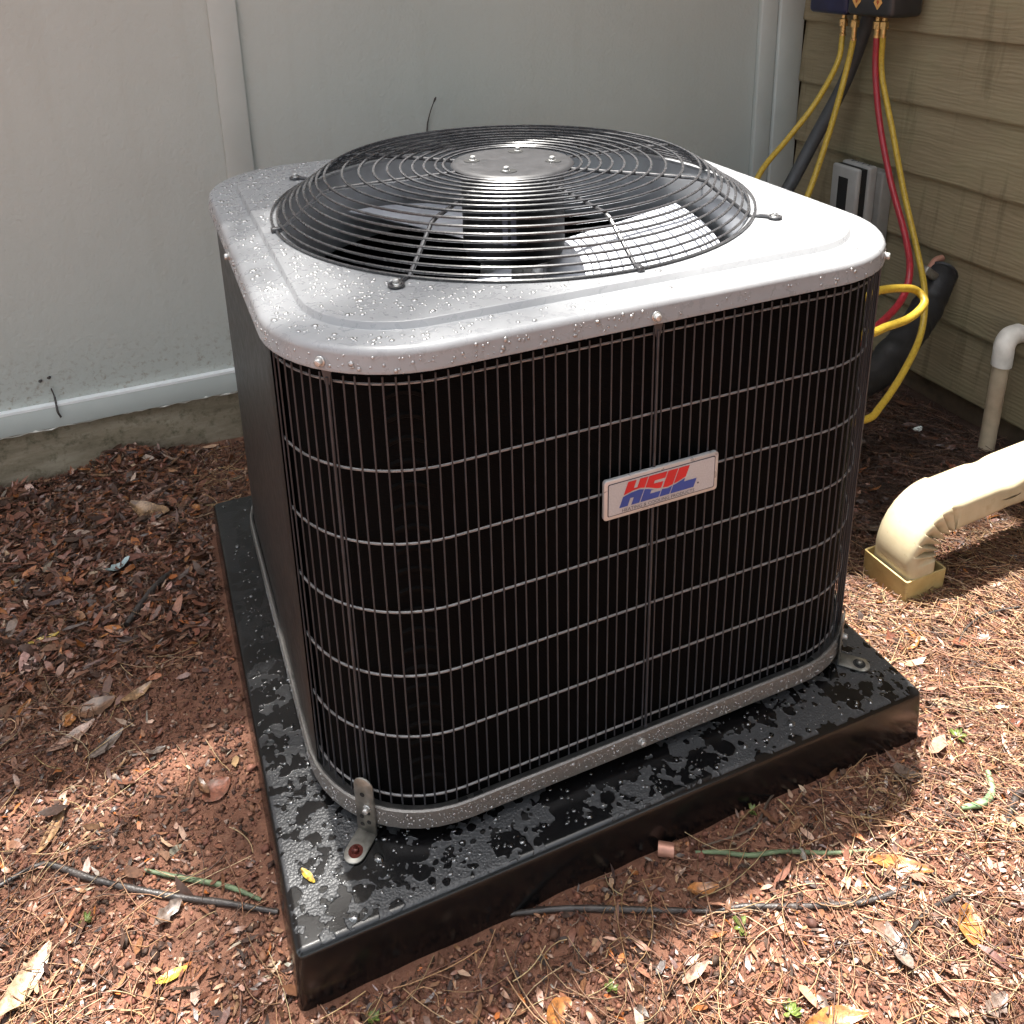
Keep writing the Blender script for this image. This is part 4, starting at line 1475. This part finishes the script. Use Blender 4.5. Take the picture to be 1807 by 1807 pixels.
# ================================================================== LITTER
def inside_pad(x, y, m=0.0):
    return (x > PXL - .006 - m) & (x < PXR + .006 + m) & (y > PYF - .006 - m) & (y < PYB + .006 + m)


def density(x, y, kind):
    """how much litter lies at a point"""
    left = sstep(-.42, -.52, x)
    back = sstep(-.02, .22, y)
    bare = np.exp(-((x + .51) / .12) ** 2) * sstep(.30, .10, y) * sstep(-.45, -.25, y)
    n1 = .5 + .5 * np.sin(9 * x + 3.1 * np.sin(7 * y)) * np.sin(8 * y + 2.3 * np.sin(6 * x + 1))
    right = sstep(.05, .45, x) * sstep(-.1, -.3, y)
    if kind == 'chip':
        d = .62 + .8 * left * back + .45 * right + .25 * sstep(-.55, -.75, y) + .7 * sstep(.45, .55, x) * sstep(-.3, -.1, y) * .5
        d = d * (.45 + .75 * n1) * (1 - .8 * bare)
        d = d * (1 - .2 * np.exp(-((y + .52) / .05) ** 2) * sstep(.35, .2, x) * sstep(-.4, -.2, x))
    elif kind == 'needle':
        d = .22 + .12 * left * back + .95 * right * (.5 + .5 * n1) + .4 * sstep(.45, .6, x) + .25 * sstep(-.5, -.7, y) * sstep(-.6, -.2, x)
        d = d + .35 * sstep(-.55, -.75, x) * sstep(-.1, -.4, y)
        d = d * (1 - .85 * bare)
    else:
        d = .8 + .2 * n1
    return np.clip(d, 0, 1.3)


def scatter(n, kind, xr=(-1.2, 1.17), yr=(-1.0, .815)):
    x = RNG.uniform(*xr, n)
    y = RNG.uniform(*yr, n)
    keep = (RNG.uniform(0, 1.3, n) < density(x, y, kind)) & ~inside_pad(x, y, .002)
    keep &= ~((np.abs(x - .62) < .05) & (np.abs(y + .2185) < .053))
    return x[keep], y[keep]


def euler_mats(rx, ry, rz):
    cx, sx, cy, sy, cz, sz = np.cos(rx), np.sin(rx), np.cos(ry), np.sin(ry), np.cos(rz), np.sin(rz)
    R = np.empty((len(rx), 3, 3))
    R[:, 0, 0], R[:, 0, 1], R[:, 0, 2] = cz * cy, cz * sy * sx - sz * cx, cz * sy * cx + sz * sx
    R[:, 1, 0], R[:, 1, 1], R[:, 1, 2] = sz * cy, sz * sy * sx + cz * cx, sz * sy * cx - cz * sx
    R[:, 2, 0], R[:, 2, 1], R[:, 2, 2] = -sy, cy * sx, cy * cx
    return R


def pick(palette, weights, n):
    P = np.array(palette)
    w = np.array(weights, float)
    c = P[RNG.choice(len(P), n, p=w / w.sum())]
    return c * RNG.uniform(.65, 1.25, (n, 1)) * RNG.uniform(.92, 1.08, (n, 3))


# soil crumbs: distorted octahedra
x, y = scatter(230000, 'crumb')
n = len(x)
s = np.clip(np.exp(RNG.normal(math.log(.0023), .45, n)), .0009, .0085)
base = np.array([(1, 0, 0), (0, 1, 0), (-1, 0, 0), (0, -1, 0), (0, 0, .8), (0, 0, -.8)], float)
V = base[None] * RNG.uniform(.55, 1.25, (n, 6, 1)) + RNG.normal(0, .14, (n, 6, 3))
V = V * s[:, None, None] * np.stack([RNG.uniform(.8, 1.5, n), np.ones(n), RNG.uniform(.5, 1, n)], -1)[:, None, :]
V = np.einsum('nij,nkj->nki', euler_mats(RNG.uniform(-.6, .6, n), RNG.uniform(-.6, .6, n), RNG.uniform(0, 6.28, n)), V)
V += np.stack([x, y, gz(x, y) + s * .28], -1)[:, None, :]
Fb = np.array([(0, 1, 4), (1, 2, 4), (2, 3, 4), (3, 0, 4), (1, 0, 5), (2, 1, 5), (3, 2, 5), (0, 3, 5)])
F = (Fb[None] + (np.arange(n) * 6)[:, None, None]).reshape(-1, 3)
C = pick([(.12, .05, .032), (.19, .08, .048), (.06, .031, .022), (.27, .13, .08), (.40, .27, .20)], [5, 5, 3, 2.2, .8], n)
shade_humus = (sstep(.42, .52, x) * sstep(-.22, -.05, y) + .6 * sstep(-.42, -.52, x) * sstep(.1, .3, y))[:, None]  # right back corner: shade painted into the crumbs; left back: wet dark litter
C = C * (1 - shade_humus) + pick([(.05, .028, .02), (.09, .048, .033), (.03, .019, .015)], [4, 3, 4], n) * shade_humus
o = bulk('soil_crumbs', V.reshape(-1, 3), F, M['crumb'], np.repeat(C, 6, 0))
tag(o, 'loose red brown soil crumbs all over the ground', 'soil', kind='stuff')

# leaf and bark chips
x, y = scatter(250000, 'chip')
n = len(x)
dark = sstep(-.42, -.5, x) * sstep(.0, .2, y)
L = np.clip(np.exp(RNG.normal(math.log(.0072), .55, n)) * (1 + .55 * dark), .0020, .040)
W = L * RNG.uniform(.12, .42, n)
prof = np.array([(-.5, 0), (-.22, .42), (.18, .5), (.5, .05), (.2, -.5), (-.25, -.38)])
V = np.zeros((n, 6, 3))
V[:, :, 0] = prof[None, :, 0] * L[:, None] * RNG.uniform(.8, 1.2, (n, 6))
V[:, :, 1] = prof[None, :, 1] * W[:, None] * RNG.uniform(.7, 1.3, (n, 6))
V[:, :, 2] = (np.abs(V[:, :, 1]) * RNG.uniform(-.3, .9, (n, 1)) + V[:, :, 0] ** 2 / L[:, None] * RNG.uniform(-.5, .9, (n, 1)))
V = np.einsum('nij,nkj->nki', euler_mats(RNG.normal(0, .55, n), RNG.normal(0, .30, n), RNG.uniform(0, 6.28, n)), V)
V += np.stack([x, y, gz(x, y) + .0010 + L * .11 + RNG.uniform(0, .005, n) * (.4 + dark)], -1)[:, None, :]
Fb = np.array([(0, 1, 5, 5), (1, 2, 4, 5), (2, 3, 4, 4)])
tri = np.array([(0, 1, 5), (1, 2, 4), (1, 4, 5), (2, 3, 4)])
F = (tri[None] + (np.arange(n) * 6)[:, None, None]).reshape(-1, 3)
C = pick([(.13, .06, .038), (.21, .095, .052), (.055, .032, .024), (.34, .19, .11), (.48, .31, .22), (.40, .13, .035), (.30, .25, .21)], [5, 5, 4.5, 2.6, 1.3, .9, .8], n)
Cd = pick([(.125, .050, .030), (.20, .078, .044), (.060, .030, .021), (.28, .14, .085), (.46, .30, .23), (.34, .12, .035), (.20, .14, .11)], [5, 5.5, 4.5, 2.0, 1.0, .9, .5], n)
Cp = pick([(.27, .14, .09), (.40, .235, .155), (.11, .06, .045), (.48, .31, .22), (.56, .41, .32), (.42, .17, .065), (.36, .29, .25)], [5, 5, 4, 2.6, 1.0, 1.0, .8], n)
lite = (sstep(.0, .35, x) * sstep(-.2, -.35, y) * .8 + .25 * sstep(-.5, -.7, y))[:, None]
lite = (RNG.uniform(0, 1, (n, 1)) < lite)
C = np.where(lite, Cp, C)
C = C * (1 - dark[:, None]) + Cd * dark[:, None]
corner_shade = (sstep(.42, .52, x) * sstep(-.22, -.05, y))[:, None]  # shade of the corner below the siding put into the chip colour
C = C * (1 - corner_shade) + Cd * .6 * corner_shade
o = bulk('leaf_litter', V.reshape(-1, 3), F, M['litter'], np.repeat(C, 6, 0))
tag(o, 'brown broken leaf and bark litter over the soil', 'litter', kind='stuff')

# pine needles
x, y = scatter(46000, 'needle')
n = len(x)
K = 6
L = RNG.uniform(.03, .13, n)
rot = RNG.uniform(0, 6.28, n)
rr = sstep(.1, .4, x)
rot = np.where(RNG.uniform(0, 1, n) < .35 * rr, RNG.normal(-.7, .45, n), rot)
curv = RNG.normal(0, 1.2, n)
u = np.linspace(-.5, .5, K)
ang = rot[:, None] + curv[:, None] * u[None]
dx, dy = np.cos(ang), np.sin(ang)
px = np.cumsum(dx, 1) * L[:, None] / K
py = np.cumsum(dy, 1) * L[:, None] / K
px = x[:, None] + px - px[:, K // 2:K // 2 + 1]
py = y[:, None] + py - py[:, K // 2:K // 2 + 1]
ok = ~inside_pad(px, py, .001).any(1) & (py < .822).all(1) & (px < 1.19).all(1)
px, py, ang, L = px[ok], py[ok], ang[ok], L[ok]
n = len(px)
tl = RNG.normal(0, .10, n)
pz = gz(px, py) + .0035 + RNG.uniform(0, .006, (n, 1)) + np.abs(u[None] * L[:, None] * tl[:, None])
r = RNG.uniform(.0004, .0008, n)
R3 = [(0, 1), (.87, -.5), (-.87, -.5)]
V = np.zeros((n, K, 3, 3))
for j, (a, b) in enumerate(R3):
    V[:, :, j, 0] = px - np.sin(ang) * a * r[:, None]
    V[:, :, j, 1] = py + np.cos(ang) * a * r[:, None]
    V[:, :, j, 2] = pz + b * r[:, None]
q = []
for k in range(K - 1):
    for j in range(3):
        j2 = (j + 1) % 3
        q.append((k * 3 + j, k * 3 + j2, k * 3 + 3 + j2, k * 3 + 3 + j))
F = (np.array(q)[None] + (np.arange(n) * K * 3)[:, None, None]).reshape(-1, 4)
C = pick([(.30, .15, .075), (.20, .09, .05), (.42, .26, .13), (.50, .36, .20), (.09, .05, .035)], [4, 4, 3, 1.4, 2], n)
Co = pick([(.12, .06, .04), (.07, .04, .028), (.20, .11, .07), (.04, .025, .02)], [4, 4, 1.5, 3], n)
shade_old = (sstep(.42, .52, px[:, 0]) * sstep(-.22, -.05, py[:, 0]) + .7 * sstep(-.42, -.52, px[:, 0]) * sstep(.05, .2, py[:, 0]))[:, None]  # right corner needles darkened as painted shade; left back ones are wet litter
C = C * (1 - shade_old) + Co * shade_old
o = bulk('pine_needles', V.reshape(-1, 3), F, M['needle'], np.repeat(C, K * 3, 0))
tag(o, 'fallen brown pine needles strewn over the soil', 'needles', kind='stuff')

# medium leaves one can tell apart, shared meshes
protos = []
for i in range(8):
    tn = ['brown', 'dark', 'tan', 'red', 'grey', 'brown', 'orange', 'pink'][i]
    V, F, C = leaf_mesh(.045, [.014, .02, .011, .018, .022, .010, .013, .012][i], [.3, .5, .2, .4, .3, .2, .35, .3][i], TONES[tn], ['long', 'broad', 'long', 'jag', 'jag', 'long', 'broad', 'long'][i], 300 + i)
    o = bulk('fallen_leaf', V, F, M['leaf'], C, smooth=True)
    protos.append(o)
cnt = {}
placed = 0
zones = [('dry leaf in the dark litter between the concrete base and the pad', 'leaves in the left back litter', (-.95, -.47, .05, .80), 32),
         ('dry leaf on the sunlit soil left of the pad', 'leaves on the left soil', (-.85, -.50, -.40, .03), 10),
         ('dry leaf on the soil in front of the pad', 'leaves in front of the pad', (-.35, .42, -.80, -.54), 18),
         ('dry leaf in the needle litter right of the pad', 'leaves right of the pad', (.43, .95, -.62, -.29), 20),
         ('dry leaf on the shaded ground below the siding', 'leaves under the siding', (.50, 1.15, -.05, .45), 14)]
used = set()
for lab, grp, (x0, x1, y0, y1), num in zones:
    for k in range(num):
        x, y = random.uniform(x0, x1), random.uniform(y0, y1)
        pi = random.randrange(8)
        src = protos[pi]
        if pi not in used:
            used.add(pi)
            o = src
        else:
            o = bpy.data.objects.new('fallen_leaf', src.data)
            col.objects.link(o)
        sc_ = random.uniform(.4, .85)
        o.scale = (sc_, sc_, sc_)
        o.location = (x, y, float(gz(x, y)) + .004 + .004 * sc_)
        o.rotation_euler = (random.gauss(0, .3), random.gauss(0, .25), random.uniform(0, 6.28))
        words = ['brown narrow', 'dark broad', 'tan narrow', 'reddish torn', 'grey torn', 'thin brown', 'orange', 'pinkish narrow'][pi]
        tag(o, words + ' ' + lab, 'leaf', grp)
for i, p_ in enumerate(protos):
    if i not in used:
        bpy.data.objects.remove(p_)


# ================================================================== WATER
def drops(name, P, N, S, label, flat=.55, mat='water_lid'):
    """hemispherical drops at points P with normals N and radii S"""
    n = len(P)
    rings = [(1.0, 0.0), (.88, .48), (.5, .86)]
    seg = 8
    prof = [(r * math.cos(2 * PI * k / seg), r * math.sin(2 * PI * k / seg), h) for r, h in rings for k in range(seg)] + [(0, 0, 1.0)]
    b = np.array(prof)
    V = b[None] * S[:, None, None] * np.stack([RNG.uniform(.85, 1.35, n), np.ones(n), np.full(n, flat) * RNG.uniform(.8, 1.2, n)], -1)[:, None]
    rz = RNG.uniform(0, 6.28, n)
    Rz = euler_mats(np.zeros(n), np.zeros(n), rz)
    V = np.einsum('nij,nkj->nki', Rz, V)
    N = N / np.linalg.norm(N, axis=1, keepdims=True)
    t = np.cross(N, np.where(np.abs(N[:, 2:3]) > .9, np.array([[1., 0, 0]]), np.array([[0, 0, 1.]])))
    t /= np.linalg.norm(t, axis=1, keepdims=True)
    bt = np.cross(N, t)
    W = V[:, :, 0:1] * t[:, None] + V[:, :, 1:2] * bt[:, None] + V[:, :, 2:3] * N[:, None] + P[:, None]
    f = []
    for a in range(len(rings) - 1):
        for k in range(seg):
            k2 = (k + 1) % seg
            f.append((a * seg + k, a * seg + k2, (a + 1) * seg + k2, (a + 1) * seg + k))
    ft = [(2 * seg + k, 2 * seg + (k + 1) % seg, 3 * seg) for k in range(seg)]
    m = len(b)
    tri = []
    for q_ in f:
        tri += [(q_[0], q_[1], q_[2]), (q_[0], q_[2], q_[3])]
    tri += ft
    F = (np.array(tri)[None] + (np.arange(n) * m)[:, None, None]).reshape(-1, 3)
    o = bulk(name, W.reshape(-1, 3), F, M[mat], smooth=True)
    return tag(o, label, 'water drops', kind='stuff')


# on the lid top
n = 9000
x = RNG.uniform(-A, A, n)
y = RNG.uniform(-B, B, n)
rad = np.hypot(x, y)
ax_, ay_ = np.abs(x), np.abs(y)
def rr_in(m):
    a, b, r = A - m, B - m, RC - m
    ok_ = (ax_ < a) & (ay_ < b)
    cor = (ax_ > a - r) & (ay_ > b - r)
    return ok_ & (~cor | (np.hypot(ax_ - (a - r), ay_ - (b - r)) < r))
zone = np.clip(1.0 - 1.0 * sstep(-.30, .15, x - .25 * y - .02), .06, 1)
keep = rr_in(.010) & (rad > .341) & ((~rr_in(.039)) | rr_in(.052)) & (RNG.uniform(0, 1, n) < zone)
x, y = x[keep], y[keep]
ax_, ay_ = np.abs(x), np.abs(y)
inner = rr_in(.052)
z = np.where(inner, .6323, .6239)
S = np.clip(np.exp(RNG.normal(math.log(.0016), .35, len(x))), .0007, .0038)
drops('lid_water_drops', np.stack([x, y, z], -1), np.tile([0, 0, 1.], (len(x), 1)), S, 'clear rain drops beaded on the grey lid', .5)
# on the lid's lip
P, N, S = [], [], []
Po = outline(-.0001)
for k in range(560):
    s_ = (random.uniform(0, LS + 2 * LA + 2 * (A - RC)))
    fade = 1 if s_ < LS + LA + .2 else .35
    if random.random() > fade:
        continue
    (px_, py_), (tx, ty) = at_len(Po, s_)
    P.append((px_, py_, random.choice((random.uniform(.604, .616), random.uniform(.598, .604)))))
    N.append((ty, -tx, .05))
    S.append(min(.0032, math.exp(random.gauss(math.log(.0011), .4))))
drops('lip_water_drops', np.array(P), np.array(N), np.array(S), 'rain drops hanging on the edge of the lid', .8)
P, N, S = [], [], []
Po = outline(-.0016)
for k in range(1500):
    s_ = random.uniform(LS * .3, LS + 2 * LA + 2 * (A - RC))
    (px_, py_), (tx, ty) = at_len(Po, s_)
    P.append((px_, py_, random.uniform(.019, .0385)))
    N.append((ty, -tx, .05))
    S.append(min(.0024, math.exp(random.gauss(math.log(.00075), .35))))
drops('rail_water_drops', np.array(P), np.array(N), np.array(S), 'fine rain drops speckling the base rail', .8)
# on the pad
n = 8500
x = RNG.uniform(PXL + .012, PXR - .012, n)
y = RNG.uniform(PYF + .012, PYB - .012, n)
edge = np.exp(-((y - PYF - .012) / .012) ** 2)
cl_ = .5 + .5 * np.sin(31 * x + 2 * np.sin(23 * y)) * np.sin(27 * y + 2 * np.sin(29 * x))
rrm = (np.abs(x) < A - .01) & (np.abs(y) < B - .01) & ~((np.abs(x) > A - RC) & (np.abs(y) > B - RC) & (np.hypot(np.abs(x) - (A - RC), np.abs(y) - (B - RC)) > RC - .012))
keep = ~rrm & (RNG.uniform(0, 1, n) < np.clip(.15 + .6 * cl_ + .6 * edge, 0, 1) * np.where(y > .1, .5, 1))
x, y = x[keep], y[keep]
S = np.clip(np.exp(RNG.normal(math.log(.0014), .5, len(x))), .0005, .0060)
drops('pad_water_drops', np.stack([x * cP - y * sP, x * sP + y * cP, np.full(len(x), .0002)], -1), np.tile([0, 0, 1.], (len(x), 1)), S, 'rain drops beaded on the black pad', .42, 'water')
